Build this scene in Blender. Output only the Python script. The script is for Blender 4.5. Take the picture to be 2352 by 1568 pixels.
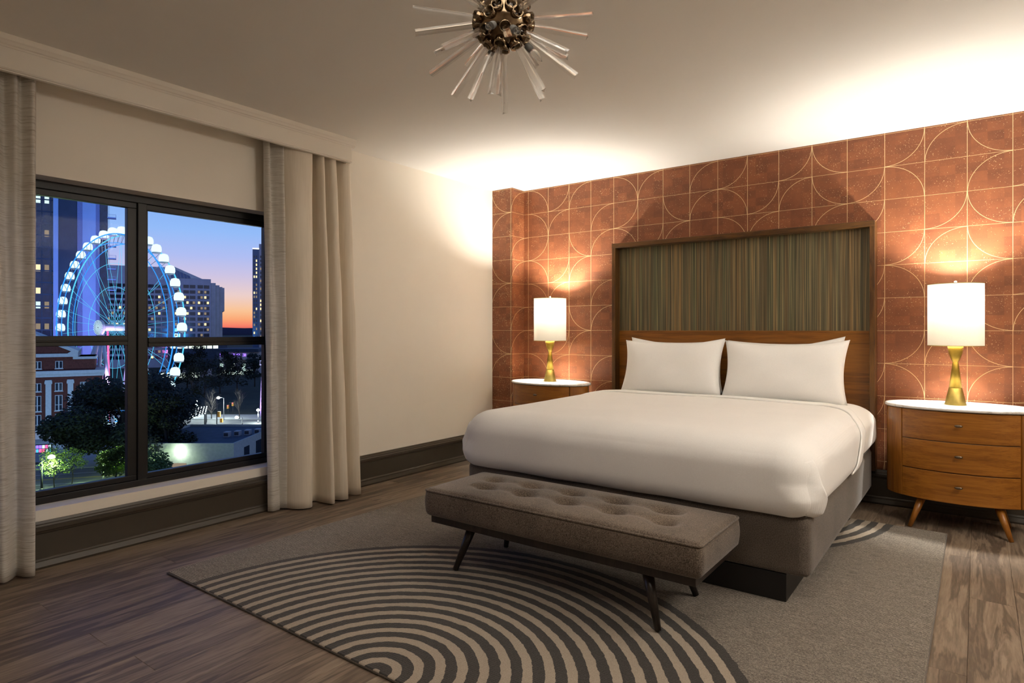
import bpy, bmesh, math, random
from mathutils import Vector, Matrix
random.seed(7)
for o in list(bpy.data.objects): bpy.data.objects.remove(o)
S = bpy.context.scene
COL = S.collection
PI = math.pi

# ------------------------------------------------------------------ camera
CAM = Vector((4.1258, -5.4388, 1.30)); YAW = 0.6368; FPX = 1445.42; HOR = 757.0
cd = bpy.data.cameras.new('camera'); cam = bpy.data.objects.new('camera', cd); COL.objects.link(cam)
cam.location = CAM; cam.rotation_euler = (PI/2, 0, YAW)
cd.sensor_width = 36.0; cd.lens = FPX/2352*36.0; cd.shift_y = -(784-HOR)/2352
cd.clip_start = .05; cd.clip_end = 9000
S.camera = cam
# ------------------------------------------------------------------ view + sky
S.view_settings.view_transform = 'Standard'; S.view_settings.look = 'None'
S.cycles.max_bounces = 10; S.cycles.diffuse_bounces = 6; S.cycles.glossy_bounces = 4; S.cycles.transmission_bounces = 9; S.cycles.transparent_max_bounces = 12
S.view_settings.exposure = 0.45; S.view_settings.gamma = 1.0; S.view_settings.use_curve_mapping = False
LAMP_W = 98.0           # each bedside bulb
LAMP_C = (1.0, .96, .875)
def lin(r, g, b):
    f = lambda c: (c/255/12.92) if c/255 <= .04045 else ((c/255+.055)/1.055)**2.4
    return (f(r), f(g), f(b), 1)
W = bpy.data.worlds.new('dusk_sky'); S.world = W; W.use_nodes = True
wn = W.node_tree.nodes; wl = W.node_tree.links; wn.clear()
wo = wn.new('ShaderNodeOutputWorld'); bg = wn.new('ShaderNodeBackground'); tc = wn.new('ShaderNodeTexCoord')
sx = wn.new('ShaderNodeSeparateXYZ'); wl.new(tc.outputs['Generated'], sx.inputs[0])
def ramp(stops):
    r = wn.new('ShaderNodeValToRGB'); e = r.color_ramp.elements
    while len(e) > 1: e.remove(e[-1])
    e[0].position = stops[0][0]; e[0].color = stops[0][1]
    for p, c in stops[1:]:
        n = e.new(p); n.color = c
    wl.new(sx.outputs['Z'], r.inputs[0]); return r
ra = ramp([(0, lin(40, 42, 56)), (.0006, lin(232, 96, 96)), (.006, lin(248, 128, 104)), (.016, lin(251, 168, 118)), (.028, lin(250, 194, 148)),
           (.05, lin(236, 205, 200)), (.078, lin(205, 194, 225)), (.105, lin(176, 188, 240)), (.14, lin(148, 186, 246)),
           (.20, lin(118, 166, 238)), (.45, lin(66, 112, 198)), (1, lin(34, 62, 128))])
rb = ramp([(0, lin(40, 42, 56)), (.0006, lin(160, 160, 196)), (.1, lin(150, 166, 214)), (.3, lin(110, 146, 214)), (1, lin(44, 78, 150))])
dt = wn.new('ShaderNodeVectorMath'); dt.operation = 'DOT_PRODUCT'; dt.inputs[1].default_value = (-.97, .243, 0)
wl.new(tc.outputs['Generated'], dt.inputs[0])
mr = wn.new('ShaderNodeMapRange'); mr.interpolation_type = 'SMOOTHSTEP'
mr.inputs[1].default_value = -.2; mr.inputs[2].default_value = .75; wl.new(dt.outputs['Value'], mr.inputs[0])
mx = wn.new('ShaderNodeMix'); mx.data_type = 'RGBA'
wl.new(mr.outputs[0], mx.inputs[0]); wl.new(rb.outputs[0], mx.inputs[6]); wl.new(ra.outputs[0], mx.inputs[7])
wl.new(mx.outputs[2], bg.inputs[0]); bg.inputs[1].default_value = .78; wl.new(bg.outputs[0], wo.inputs[0])
# added fill lights without fixtures, out of view: one overhead, one on the right
ld = bpy.data.lights.new('added_fill_overhead', 'AREA'); ld.shape = 'RECTANGLE'; ld.size = 1.7; ld.size_y = 1.1; ld.energy = 18; ld.color = (1, .90, .78)
lo = bpy.data.objects.new('added_fill_overhead', ld); COL.objects.link(lo); lo.location = (3.55, -4.25, 2.76)
ld = bpy.data.lights.new('added_fill_right', 'AREA'); ld.shape = 'RECTANGLE'; ld.size = 1.3; ld.size_y = 1.3; ld.energy = 66; ld.color = (1, .91, .80)
lo = bpy.data.objects.new('added_fill_right', ld); COL.objects.link(lo); lo.location = (5.3, -2.2, 2.68); lo.rotation_euler = (0, math.radians(34), 0)

# ------------------------------------------------------------------ materials
MT = {}
def newmat(name):
    m = bpy.data.materials.new(name); m.use_nodes = True; m.node_tree.nodes.clear()
    n = m.node_tree.nodes; l = m.node_tree.links
    out = n.new('ShaderNodeOutputMaterial'); b = n.new('ShaderNodeBsdfPrincipled'); l.new(b.outputs[0], out.inputs[0])
    MT[name] = m; return m, n, l, b, out
def c4(c): return tuple(c) if len(c) == 4 else (*c, 1)
def coords(n, l, scale=(1, 1, 1), kind='Object', rnd=False):
    t = n.new('ShaderNodeTexCoord'); mp = n.new('ShaderNodeMapping'); mp.inputs['Scale'].default_value = scale
    src = t.outputs[kind]
    if rnd:
        oi = n.new('ShaderNodeObjectInfo'); mu = n.new('ShaderNodeMath'); mu.operation = 'MULTIPLY'; mu.inputs[1].default_value = 37.0
        l.new(oi.outputs['Random'], mu.inputs[0]); ad = n.new('ShaderNodeVectorMath'); ad.operation = 'ADD'
        l.new(src, ad.inputs[0]); l.new(mu.outputs[0], ad.inputs[1]); src = ad.outputs[0]
    l.new(src, mp.inputs[0]); return mp.outputs[0]
def noise(n, l, vec, scale, detail=4, rough=.55, dist=0):
    t = n.new('ShaderNodeTexNoise'); t.inputs['Scale'].default_value = scale; t.inputs['Detail'].default_value = detail
    t.inputs['Roughness'].default_value = rough; t.inputs['Distortion'].default_value = dist; l.new(vec, t.inputs['Vector']); return t.outputs['Fac']
def cramp(n, l, fac, stops):
    r = n.new('ShaderNodeValToRGB'); e = r.color_ramp.elements
    while len(e) > 1: e.remove(e[-1])
    e[0].position = stops[0][0]; e[0].color = c4(stops[0][1])
    for p, c in stops[1:]:
        x = e.new(p); x.color = c4(c)
    l.new(fac, r.inputs[0]); return r.outputs[0]
def math_(n, l, op, a, b=None, clamp=False):
    m = n.new('ShaderNodeMath'); m.operation = op; m.use_clamp = clamp
    for i, v in enumerate((a, b)):
        if v is None: continue
        if isinstance(v, (int, float)): m.inputs[i].default_value = v
        else: l.new(v, m.inputs[i])
    return m.outputs[0]
def mixc(n, l, f, a, b):
    m = n.new('ShaderNodeMix'); m.data_type = 'RGBA'
    for i, v in ((0, f), (6, a), (7, b)):
        if isinstance(v, (int, float)): m.inputs[i].default_value = v
        elif isinstance(v, tuple): m.inputs[i].default_value = c4(v)
        else: l.new(v, m.inputs[i])
    return m.outputs[2]
def bump(n, l, b, h, strength=.3, dist=.01):
    bp = n.new('ShaderNodeBump'); bp.inputs['Strength'].default_value = strength; bp.inputs['Distance'].default_value = dist
    l.new(h, bp.inputs['Height']); l.new(bp.outputs[0], b.inputs['Normal'])
def plain(name, col, rough=.6, metal=0, var=.08, nscale=6, bmp=0, spec=.4):
    m, n, l, b, o = newmat(name); v = coords(n, l); f = noise(n, l, v, nscale)
    lo = tuple(x*(1-var) for x in col[:3]); hi = tuple(min(1, x*(1+var)) for x in col[:3])
    l.new(cramp(n, l, f, [(.3, lo), (.7, hi)]), b.inputs['Base Color'])
    b.inputs['Roughness'].default_value = rough; b.inputs['Metallic'].default_value = metal; b.inputs['Specular IOR Level'].default_value = spec
    if bmp: bump(n, l, b, noise(n, l, v, nscale*30, 2), bmp, .004)
    return m
def emit(name, col, strength):
    m, n, l, b, o = newmat(name); e = n.new('ShaderNodeEmission'); e.inputs[0].default_value = c4(col); e.inputs[1].default_value = strength
    l.new(e.outputs[0], o.inputs[0]); return m
def wood(name, a, b_, c, stretch=(6, .35, 6), sc=4, rough=.4, rnd=False, ring=.5):
    m, n, l, b, o = newmat(name); v = coords(n, l, stretch, rnd=rnd)
    f1 = noise(n, l, v, sc, 5, .6, .6); f2 = noise(n, l, v, sc*6, 3, .6)
    w = n.new('ShaderNodeMath'); w.operation = 'SINE'; l.new(math_(n, l, 'MULTIPLY', f1, 38.0), w.inputs[0])
    g = math_(n, l, 'ADD', math_(n, l, 'MULTIPLY', w.outputs[0], .12*ring), f1)
    g = math_(n, l, 'ADD', math_(n, l, 'MULTIPLY', math_(n, l, 'SUBTRACT', f2, .5), .5), g)
    if rnd:
        oi = n.new('ShaderNodeObjectInfo'); g = math_(n, l, 'ADD', g, math_(n, l, 'MULTIPLY', math_(n, l, 'SUBTRACT', oi.outputs['Random'], .5), .22))
    l.new(cramp(n, l, g, [(.3, a), (.5, b_), (.72, c)]), b.inputs['Base Color'])
    b.inputs['Roughness'].default_value = rough; bump(n, l, b, g, .06, .003); return m

plain('wall_paint', (.83, .775, .68), .75, var=.012, nscale=3, bmp=.03)
plain('ceiling_paint', (.85, .825, .775), .85, var=.008, nscale=2, bmp=.02)
plain('valance_paint', (.78, .73, .64), .45, var=.012, nscale=3)
plain('base_paint', (.058, .047, .034), .32, var=.06, nscale=5)
plain('window_metal', (.012, .011, .010), .42, 0, var=.1, nscale=20)
plain('sill_paint', (.60, .55, .48), .5, var=.02, nscale=4)
plain('gap_dark', (.03, .024, .018), .9)
wood('floor_wood', (.095, .066, .045), (.175, .128, .088), (.27, .205, .145), (5, .4, 5), 2.6, .5, True, .9)
wood('walnut', (.19, .064, .006), (.28, .102, .011), (.36, .140, .018), (.28, 5, 13), 3.2, .33, ring=.25)
wood('panel_wood', (.135, .046, .005), (.215, .078, .009), (.28, .108, .015), (.4, 6, 8), 2.6, .36, ring=.5)
wood('walnut_vertical', (.17, .058, .006), (.27, .098, .011), (.35, .135, .018), (9, 9, .6), 2.6, .33, ring=.25)
wood('frame_wood', (.042, .016, .003), (.078, .031, .005), (.115, .048, .008), (.6, 6, 6), 3, .38)
wood('frame_wood_v', (.042, .016, .003), (.078, .031, .005), (.115, .048, .008), (6, 6, .6), 3, .38)
wood('dark_leg', (.010, .007, .006), (.020, .013, .010), (.030, .020, .015), (6, 6, .6), 3, .3)
plain('plinth_black', (.012, .010, .010), .4)
plain('brass', (.40, .30, .085), .5, 1, var=.12, nscale=30)
plain('brass_dark', (.30, .20, .035), .48, 1, var=.12, nscale=30)
plain('nickel', (.24, .175, .11), .14, 1, var=.3, nscale=40)
plain('knob_metal', (.22, .17, .12), .3, 1)
plain('grey_socket', (.10, .095, .085), .6)
def marble():
    m, n, l, b, o = newmat('marble'); v = coords(n, l, (1, 3.5, 1)); f = noise(n, l, v, 3, 6, .6, 1.2)
    l.new(cramp(n, l, f, [(.35, (.80, .78, .75)), (.5, (.84, .82, .79)), (.56, (.60, .57, .53)), (.6, (.83, .81, .78))]), b.inputs['Base Color'])
    b.inputs['Roughness'].default_value = .12
marble()
def fabric(name, a, b_, rough=.95, scale=260, bmp=.35, sheen=.3, wstripe=None, var=3):
    m, n, l, b, o = newmat(name); v = coords(n, l)
    f = noise(n, l, v, scale, 2, .6); g = noise(n, l, v, var, 3)
    h = math_(n, l, 'ADD', math_(n, l, 'MULTIPLY', f, .7), math_(n, l, 'MULTIPLY', g, .3))
    l.new(cramp(n, l, h, [(.35, a), (.65, b_)]), b.inputs['Base Color']); b.inputs['Roughness'].default_value = rough
    b.inputs['Sheen Weight'].default_value = sheen; b.inputs['Specular IOR Level'].default_value = .15; hh = f
    if wstripe:
        wv = n.new('ShaderNodeTexWave'); wv.wave_type = 'BANDS'; wv.bands_direction = 'X'; wv.inputs['Scale'].default_value = wstripe
        l.new(v, wv.inputs[0]); hh = math_(n, l, 'ADD', math_(n, l, 'MULTIPLY', wv.outputs[1], .8), f)
    bump(n, l, b, hh, bmp, .002); return m
fabric('linen_white', (.86, .85, .83), (.92, .91, .89), .85, 300, .12, .2)
fabric('coverlet_white', (.82, .805, .78), (.89, .875, .85), .85, 300, .10, .2, 50)
fabric('bench_tweed', (.030, .021, .014), (.22, .17, .128), .95, 230, .8, .25)
fabric('base_cloth', (.055, .043, .033), (.175, .142, .115), .95, 240, .5, .25)
def drape_mat():
    m, n, l, b, o = newmat('drape_satin'); v = coords(n, l, (1, 1, .05)); f = noise(n, l, v, 90, 2)
    l.new(cramp(n, l, f, [(.3, (.68, .60, .48)), (.7, (.74, .66, .54))]), b.inputs['Base Color']); b.inputs['Roughness'].default_value = .5
    b.inputs['Sheen Weight'].default_value = .3
drape_mat()
def sheer_mat():
    m, n, l, b, o = newmat('sheer_slub'); v = coords(n, l, (1.5, 1.5, 60)); f = noise(n, l, v, 5, 4, .7)
    colr = cramp(n, l, f, [(.34, (.48, .43, .36)), (.46, (.76, .72, .65)), (.62, (.86, .83, .77))])
    l.new(colr, b.inputs['Base Color']); b.inputs['Roughness'].default_value = .5
    bump(n, l, b, f, .5, .004)
    tr = n.new('ShaderNodeBsdfTranslucent'); l.new(colr, tr.inputs[0]); tp = n.new('ShaderNodeBsdfTransparent')
    m1 = n.new('ShaderNodeMixShader'); m1.inputs[0].default_value = .28; l.new(b.outputs[0], m1.inputs[1]); l.new(tr.outputs[0], m1.inputs[2])
    m2 = n.new('ShaderNodeMixShader'); m2.inputs[0].default_value = .07; l.new(m1.outputs[0], m2.inputs[1]); l.new(tp.outputs[0], m2.inputs[2])
    l.new(m2.outputs[0], o.inputs[0])
sheer_mat()
def shade_mat():
    m, n, l, b, o = newmat('lamp_shade_linen'); v = coords(n, l, (1, 1, 1)); f = noise(n, l, v, 180, 2)
    colr = cramp(n, l, f, [(.3, (.91, .84, .70)), (.7, (.95, .88, .75))])
    df = n.new('ShaderNodeBsdfDiffuse'); tr = n.new('ShaderNodeBsdfTranslucent'); l.new(colr, df.inputs[0]); l.new(colr, tr.inputs[0])
    ms = n.new('ShaderNodeMixShader'); ms.inputs[0].default_value = .017; l.new(df.outputs[0], ms.inputs[1]); l.new(tr.outputs[0], ms.inputs[2])
    l.new(ms.outputs[0], o.inputs[0]); n.remove(b)
shade_mat()
def pane_mat():
    m, n, l, b, o = newmat('window_glass'); n.remove(b)
    tp = n.new('ShaderNodeBsdfTransparent'); tp.inputs[0].default_value = (.97, .98, .98, 1)
    gl = n.new('ShaderNodeBsdfGlossy'); gl.inputs['Roughness'].default_value = .01
    ms = n.new('ShaderNodeMixShader'); ms.inputs[0].default_value = .0012
    l.new(tp.outputs[0], ms.inputs[1]); l.new(gl.outputs[0], ms.inputs[2]); l.new(ms.outputs[0], o.inputs[0])
pane_mat()
def rod_mat():
    m, n, l, b, o = newmat('rod_glass'); b.inputs['Base Color'].default_value = (.98, .98, .97, 1)
    b.inputs['Roughness'].default_value = .02; b.inputs['Transmission Weight'].default_value = 1; b.inputs['IOR'].default_value = 1.25
    tp = n.new('ShaderNodeBsdfTransparent'); tp.inputs[0].default_value = (.97, .97, .965, 1); ms = n.new('ShaderNodeMixShader'); ms.inputs[0].default_value = .36
    l.new(b.outputs[0], ms.inputs[1]); l.new(tp.outputs[0], ms.inputs[2]); l.new(ms.outputs[0], o.inputs[0])
rod_mat()
def stripe_panel():
    m, n, l, b, o = newmat('thread_panel'); v = coords(n, l, (1, 1, .004))
    f1 = noise(n, l, v, 190, 2, .6); f2 = noise(n, l, v, 24, 3, .6); f3 = noise(n, l, v, 520, 1, .5)
    g = math_(n, l, 'ADD', math_(n, l, 'MULTIPLY', f1, .6), math_(n, l, 'MULTIPLY', f3, .4))
    base = cramp(n, l, g, [(.40, (.062, .054, .034)), (.46, (.108, .094, .060)), (.53, (.138, .119, .078)), (.58, (.22, .175, .10)), (.66, (.44, .33, .16))])
    tint = cramp(n, l, f2, [(.35, (.86, 1.0, .86)), (.5, (1, .97, .88)), (.64, (1.22, .97, .72))])
    mm = n.new('ShaderNodeMix'); mm.data_type = 'RGBA'; mm.blend_type = 'MULTIPLY'; mm.inputs[0].default_value = 1
    l.new(base, mm.inputs[6]); l.new(tint, mm.inputs[7]); l.new(mm.outputs[2], b.inputs['Base Color'])
    b.inputs['Roughness'].default_value = .42; b.inputs['Metallic'].default_value = .25; bump(n, l, b, g, .35, .002)
stripe_panel()
def paper():
    m, n, l, b, o = newmat('cork_wallpaper')
    u1 = n.new('ShaderNodeUVMap'); u1.uv_map = 'cell'; u2 = n.new('ShaderNodeUVMap'); u2.uv_map = 'arc'
    v = coords(n, l)
    s1 = n.new('ShaderNodeSeparateXYZ'); l.new(u1.outputs[0], s1.inputs[0])
    def edge(o_, size, w):
        a = math_(n, l, 'MINIMUM', o_, math_(n, l, 'SUBTRACT', 1.0, o_)); return math_(n, l, 'LESS_THAN', math_(n, l, 'MULTIPLY', a, size), w)
    gl = math_(n, l, 'MAXIMUM', edge(s1.outputs[0], .25, .0016), edge(s1.outputs[1], .2443, .0011))
    ln = n.new('ShaderNodeVectorMath'); ln.operation = 'LENGTH'; l.new(u2.outputs[0], ln.inputs[0])
    ar = math_(n, l, 'LESS_THAN', math_(n, l, 'ABSOLUTE', math_(n, l, 'SUBTRACT', ln.outputs['Value'], .992)), .0062)
    line = math_(n, l, 'MAXIMUM', gl, ar)
    # cork leaf : small rectangular veneer pieces, each of its own tone
    mp = n.new('ShaderNodeMapping'); mp.inputs['Scale'].default_value = (11, 11, 15); t = n.new('ShaderNodeTexCoord'); l.new(t.outputs['Object'], mp.inputs[0])
    fl_ = n.new('ShaderNodeVectorMath'); fl_.operation = 'FLOOR'; l.new(mp.outputs[0], fl_.inputs[0])
    wnz = n.new('ShaderNodeTexWhiteNoise'); wnz.noise_dimensions = '3D'; l.new(fl_.outputs[0], wnz.inputs['Vector'])
    ns = noise(n, l, v, 9, 5, .65); nf = noise(n, l, v, 160, 3, .7)
    k = math_(n, l, 'ADD', math_(n, l, 'MULTIPLY', wnz.outputs[0], .20), math_(n, l, 'ADD', math_(n, l, 'MULTIPLY', ns, .5), math_(n, l, 'MULTIPLY', nf, .25)))
    base = cramp(n, l, k, [(.28, (.138, .042, .017)), (.46, (.196, .063, .025)), (.70, (.275, .092, .034))])
    sp = noise(n, l, v, 95, 2, .85); cl = noise(n, l, v, 7, 3, .6)
    sk = math_(n, l, 'GREATER_THAN', math_(n, l, 'ADD', sp, math_(n, l, 'MULTIPLY', cl, .26)), .80)
    gold = math_(n, l, 'MAXIMUM', line, sk)
    l.new(mixc(n, l, gold, base, (.78, .58, .32)), b.inputs['Base Color'])
    l.new(math_(n, l, 'MULTIPLY', gold, .55), b.inputs['Metallic'])
    l.new(math_(n, l, 'SUBTRACT', .52, math_(n, l, 'MULTIPLY', gold, .08)), b.inputs['Roughness'])
    b.inputs['Specular IOR Level'].default_value = .4; bump(n, l, b, nf, .12, .002)
paper()
def rug_mat():
    m, n, l, b, o = newmat('rug_pile'); v = coords(n, l)
    sp = n.new('ShaderNodeSeparateXYZ'); l.new(v, sp.inputs[0])
    wob = math_(n, l, 'MULTIPLY', math_(n, l, 'SUBTRACT', noise(n, l, v, 14, 3, .7), .5), .022)
    def rings(cx, cy, R, ph):
        dx = math_(n, l, 'SUBTRACT', sp.outputs[0], cx); dy = math_(n, l, 'SUBTRACT', sp.outputs[1], cy)
        r = math_(n, l, 'SQRT', math_(n, l, 'ADD', math_(n, l, 'MULTIPLY', dx, dx), math_(n, l, 'MULTIPLY', dy, dy)))
        r = math_(n, l, 'ADD', r, wob)
        fr = math_(n, l, 'FRACT', math_(n, l, 'ADD', math_(n, l, 'DIVIDE', r, .0825), ph))
        return math_(n, l, 'LESS_THAN', r, R), math_(n, l, 'LESS_THAN', fr, .46)
    i1, l1 = rings(0.0, -1.62, 1.383, .23); i2, l2 = rings(0.0, 1.70, 1.383, .23)
    inside = math_(n, l, 'MAXIMUM', i1, i2)
    light = math_(n, l, 'ADD', math_(n, l, 'MULTIPLY', i1, l1), math_(n, l, 'MULTIPLY', i2, l2), True)
    fine = noise(n, l, v, 330, 2, .6)
    # flat-woven heather ground: rows running across the rug
    vr = coords(n, l, (1, 1, 1)); wv = n.new('ShaderNodeTexWave'); wv.bands_direction = 'Y'; wv.inputs['Scale'].default_value = 30
    wv.inputs['Distortion'].default_value = 3.5; wv.inputs['Detail'].default_value = 2; wv.inputs['Detail Scale'].default_value = 6; l.new(vr, wv.inputs[0])
    st = coords(n, l, (3, 60, 1)); sn = noise(n, l, st, 3, 4, .7)
    gk = math_(n, l, 'ADD', math_(n, l, 'MULTIPLY', wv.outputs[1], .34), math_(n, l, 'ADD', math_(n, l, 'MULTIPLY', sn, .48), math_(n, l, 'MULTIPLY', fine, .25)))
    ground = cramp(n, l, gk, [(.34, (.045, .037, .029)), (.54, (.165, .140, .112)), (.74, (.40, .35, .29))])
    dk = cramp(n, l, fine, [(.35, (.024, .021, .018)), (.65, (.062, .055, .048))]); lt = cramp(n, l, fine, [(.35, (.30, .245, .185)), (.65, (.41, .345, .27))])
    col = mixc(n, l, inside, ground, mixc(n, l, light, dk, lt)); l.new(col, b.inputs['Base Color'])
    b.inputs['Roughness'].default_value = 1; b.inputs['Specular IOR Level'].default_value = .1; b.inputs['Sheen Weight'].default_value = .2
    hgt = math_(n, l, 'ADD', math_(n, l, 'MULTIPLY', fine, .5), math_(n, l, 'MULTIPLY', math_(n, l, 'MULTIPLY', inside, light), .6))
    hgt = math_(n, l, 'ADD', hgt, math_(n, l, 'MULTIPLY', gk, .5)); bump(n, l, b, hgt, .6, .006)
rug_mat()

# ------------------------------------------------------------------ mesh helpers
class MB:
    def __init__(s): s.v = []; s.f = []; s.sm = []
    def add(s, vs, fs, smooth=False, M=None):
        o = len(s.v); s.v += [tuple(M @ Vector(p)) if M else tuple(p) for p in vs]
        s.f += [tuple(i+o for i in f) for f in fs]; s.sm += [smooth]*len(fs); return s
    def box(s, x0, x1, y0, y1, z0, z1, M=None):
        return s.add([(x0, y0, z0), (x1, y0, z0), (x1, y1, z0), (x0, y1, z0), (x0, y0, z1), (x1, y0, z1), (x1, y1, z1), (x0, y1, z1)],
                     [(0, 3, 2, 1), (4, 5, 6, 7), (0, 1, 5, 4), (1, 2, 6, 5), (2, 3, 7, 6), (3, 0, 4, 7)], False, M)
    def lathe(s, prof, n=32, M=None, smooth=True, caps=True):
        vs = []; fs = []
        for r, z in prof: vs += [(r*math.cos(2*PI*k/n), r*math.sin(2*PI*k/n), z) for k in range(n)]
        for i in range(len(prof)-1):
            for k in range(n): fs.append((i*n+k, i*n+(k+1) % n, (i+1)*n+(k+1) % n, (i+1)*n+k))
        s.add(vs, fs, smooth, M)
        if caps:
            s.add(vs[:n], [tuple(reversed(range(n)))], False, M); s.add(vs[-n:], [tuple(range(n))], False, M)
        return s
    def tube(s, pts, r, n=8, caps=True, closed=False):
        pts = [Vector(p) for p in pts]; rr = r if isinstance(r, (list, tuple)) else [r]*len(pts); vs = []; fs = []; N = len(pts)
        up = None
        for i, p in enumerate(pts):
            if closed: t = pts[(i+1) % N]-pts[i-1]
            else: t = (pts[min(i+1, N-1)]-pts[max(i-1, 0)])
            t.normalize()
            if up is None: up = t.orthogonal().normalized()
            else:
                up = (up-t*up.dot(t)); up = up.normalized() if up.length > 1e-6 else t.orthogonal().normalized()
            w = t.cross(up); vs += [tuple(p+(up*math.cos(2*PI*k/n)+w*math.sin(2*PI*k/n))*rr[i]) for k in range(n)]
        for i in range(N if closed else N-1):
            j = (i+1) % N
            for k in range(n): fs.append((i*n+k, i*n+(k+1) % n, j*n+(k+1) % n, j*n+k))
        s.add(vs, fs, True)
        if caps and not closed:
            s.add(vs[:n], [tuple(reversed(range(n)))]); s.add(vs[-n:], [tuple(range(n))])
        return s
    def prism(s, poly, axis, a, b, smooth=False):      # poly: 2-D outline, extruded along axis from a to b
        n = len(poly)
        def mk(p, t): return (t, p[0], p[1]) if axis == 'x' else (p[0], t, p[1]) if axis == 'y' else (p[0], p[1], t)
        vs = [mk(p, a) for p in poly]+[mk(p, b) for p in poly]
        fs = [tuple(range(n-1, -1, -1)), tuple(range(n, 2*n))]; s.add(vs, fs)
        return s.add(vs, [(i, (i+1) % n, (i+1) % n+n, i+n) for i in range(n)], smooth)
    def build(s, name, mat, parent=None, bevel=0, seg=2, fix=True):
        me = bpy.data.meshes.new(name); me.from_pydata(s.v, [], s.f); me.polygons.foreach_set('use_smooth', s.sm)
        if fix:
            bm = bmesh.new(); bm.from_mesh(me); bmesh.ops.remove_doubles(bm, verts=bm.verts, dist=1e-5)
            bmesh.ops.recalc_face_normals(bm, faces=bm.faces); bm.to_mesh(me); bm.free()
        me.materials.append(MT[mat]); me.update()
        o = bpy.data.objects.new(name, me); COL.objects.link(o)
        if parent: o.parent = parent
        if bevel:
            md = o.modifiers.new('bevel', 'BEVEL'); md.width = bevel; md.segments = seg; md.limit_method = 'ANGLE'; md.angle_limit = .6
        return o
def tag(o, label=None, cat=None, group=None, kind=None):
    for k, v in (('label', label), ('category', cat), ('group', group), ('kind', kind)):
        if v: o[k] = v
    return o
def empty(name, loc=(0, 0, 0), rz=0):
    e = bpy.data.objects.new(name, None); COL.objects.link(e); e.location = loc; e.rotation_euler = (0, 0, rz); e.empty_display_size = .1; return e
def link(name, me, parent=None, loc=(0, 0, 0), rot=(0, 0, 0)):
    o = bpy.data.objects.new(name, me); COL.objects.link(o); o.location = loc; o.rotation_euler = rot
    if parent: o.parent = parent
    return o
def struct(o): o['kind'] = 'structure'; return o
def catmull(pts, sub):
    P = [pts[0]]+list(pts)+[pts[-1]]; out = []
    for i in range(1, len(P)-2):
        for k in range(sub):
            t = k/sub; a, b, c, d = P[i-1], P[i], P[i+1], P[i+2]
            out.append(tuple(.5*((2*b[j])+(-a[j]+c[j])*t+(2*a[j]-5*b[j]+4*c[j]-d[j])*t*t+(-a[j]+3*b[j]-3*c[j]+d[j])*t**3) for j in range(len(a))))
    out.append(tuple(pts[-1])); return out
def light(name, kind, loc, power, col, size=.03, parent=None, **kw):
    d = bpy.data.lights.new(name, kind); d.energy = power; d.color = col
    if kind in ('POINT', 'SPOT'): d.shadow_soft_size = size
    for k, v in kw.items(): setattr(d, k, v)
    o = bpy.data.objects.new(name, d); COL.objects.link(o); o.location = loc
    if parent: o.parent = parent
    return o

# ------------------------------------------------------------------ room shell
HC = 2.768; XR = 5.7; YF = -7.3                 # ceiling, right wall, front wall (behind the camera)
WY0, WY1, WZ0, WZ1 = -4.62, -2.68, .312, 2.148  # window opening
PX, PY = .262, -.209                            # pier in the corner
floor = struct(MB().box(-.02, XR, YF, .02, -.08, -.010).build('floor', 'gap_dark'))
pw, plen = .178, 1.52
k = 0; x = 0.0
while x < XR-.01:
    x1 = min(x+pw, XR); y = YF-random.uniform(0, plen)
    while y < 0:
        a, b = max(y, YF), min(y+plen, 0)
        if b-a > .02:
            p = MB().box(-(x1-x)/2+.0004, (x1-x)/2-.0004, -(b-a)/2+.0004, (b-a)/2-.0004, -.010, 0).build('plank', 'floor_wood', floor, .0009, 1)
            p.location = ((x+x1)/2, (a+b)/2, 0)
        y += plen
    x += pw
struct(MB().box(-.25, XR+.1, YF-.1, .12, HC, HC+.12).build('ceiling', 'ceiling_paint'))
wl_ = MB().box(-.25, 0, YF, WY0, 0, HC).box(-.25, 0, WY1, .12, 0, HC).box(-.25, 0, WY0, WY1, 0, WZ0).box(-.25, 0, WY0, WY1, WZ1, HC)
struct(wl_.build('wall_left', 'wall_paint'))
struct(MB().box(XR, XR+.1, YF, .12, 0, HC).build('wall_right', 'wall_paint'))
struct(MB().box(-.25, XR+.1, YF-.1, YF, 0, HC).build('wall_front', 'wall_paint'))
# papered wall: one quad per repeat cell, two uv maps carry the printed grid and the printed quarter arcs
ARC = ['TR BR .', 'BR . BR', 'BL BL TL', 'TL BR .', 'BR . TR', '. BR BR', 'BL TL BL', 'BR . TL', '. TR BR', 'BR BR .', 'TL BL BL', '. TL BR',
       'TL BR .', 'TR TR BR', '. TL TL', 'TL BL .', 'BR . TL', 'TR BR TR', '. TL BR', 'BR . TL', 'TR BR .', 'TL BL BL', '. BR BR', 'BR TL .']
Z0, SZ, SX, X0 = 2.5147, .2443, .25, .3187
V = []; Fc = []; UC = []; UA = []
def strip(pa, pb, u0, u1, col):
    j = -1
    while True:
        zt = Z0-(j-1)*SZ; zb = zt-SZ
        if zt <= 0: break
        za, zz = max(zb, 0), min(zt, HC)
        if zz > za:
            code = ARC[col].split()[j % 3] if j >= 0 else '.'
            b0 = len(V); quad = [(*pa, za), (*pb, za), (*pb, zz), (*pa, zz)]; V.extend(quad); Fc.append((b0, b0+1, b0+2, b0+3))
            for uu, z in ((u0, za), (u1, za), (u1, zz), (u0, zz)):
                vv = (z-zb)/SZ; UC.append((uu, vv))
                UA.append({'BL': (uu, vv), 'BR': (1-uu, vv), 'TL': (uu, 1-vv), 'TR': (1-uu, 1-vv)}.get(code, (uu+5, vv+5)))
        j += 1
strip((0, PY), (.242, PY), .03, 1, 0)
LB = (PX-.242)+(-PY)+(X0-PX)
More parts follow.
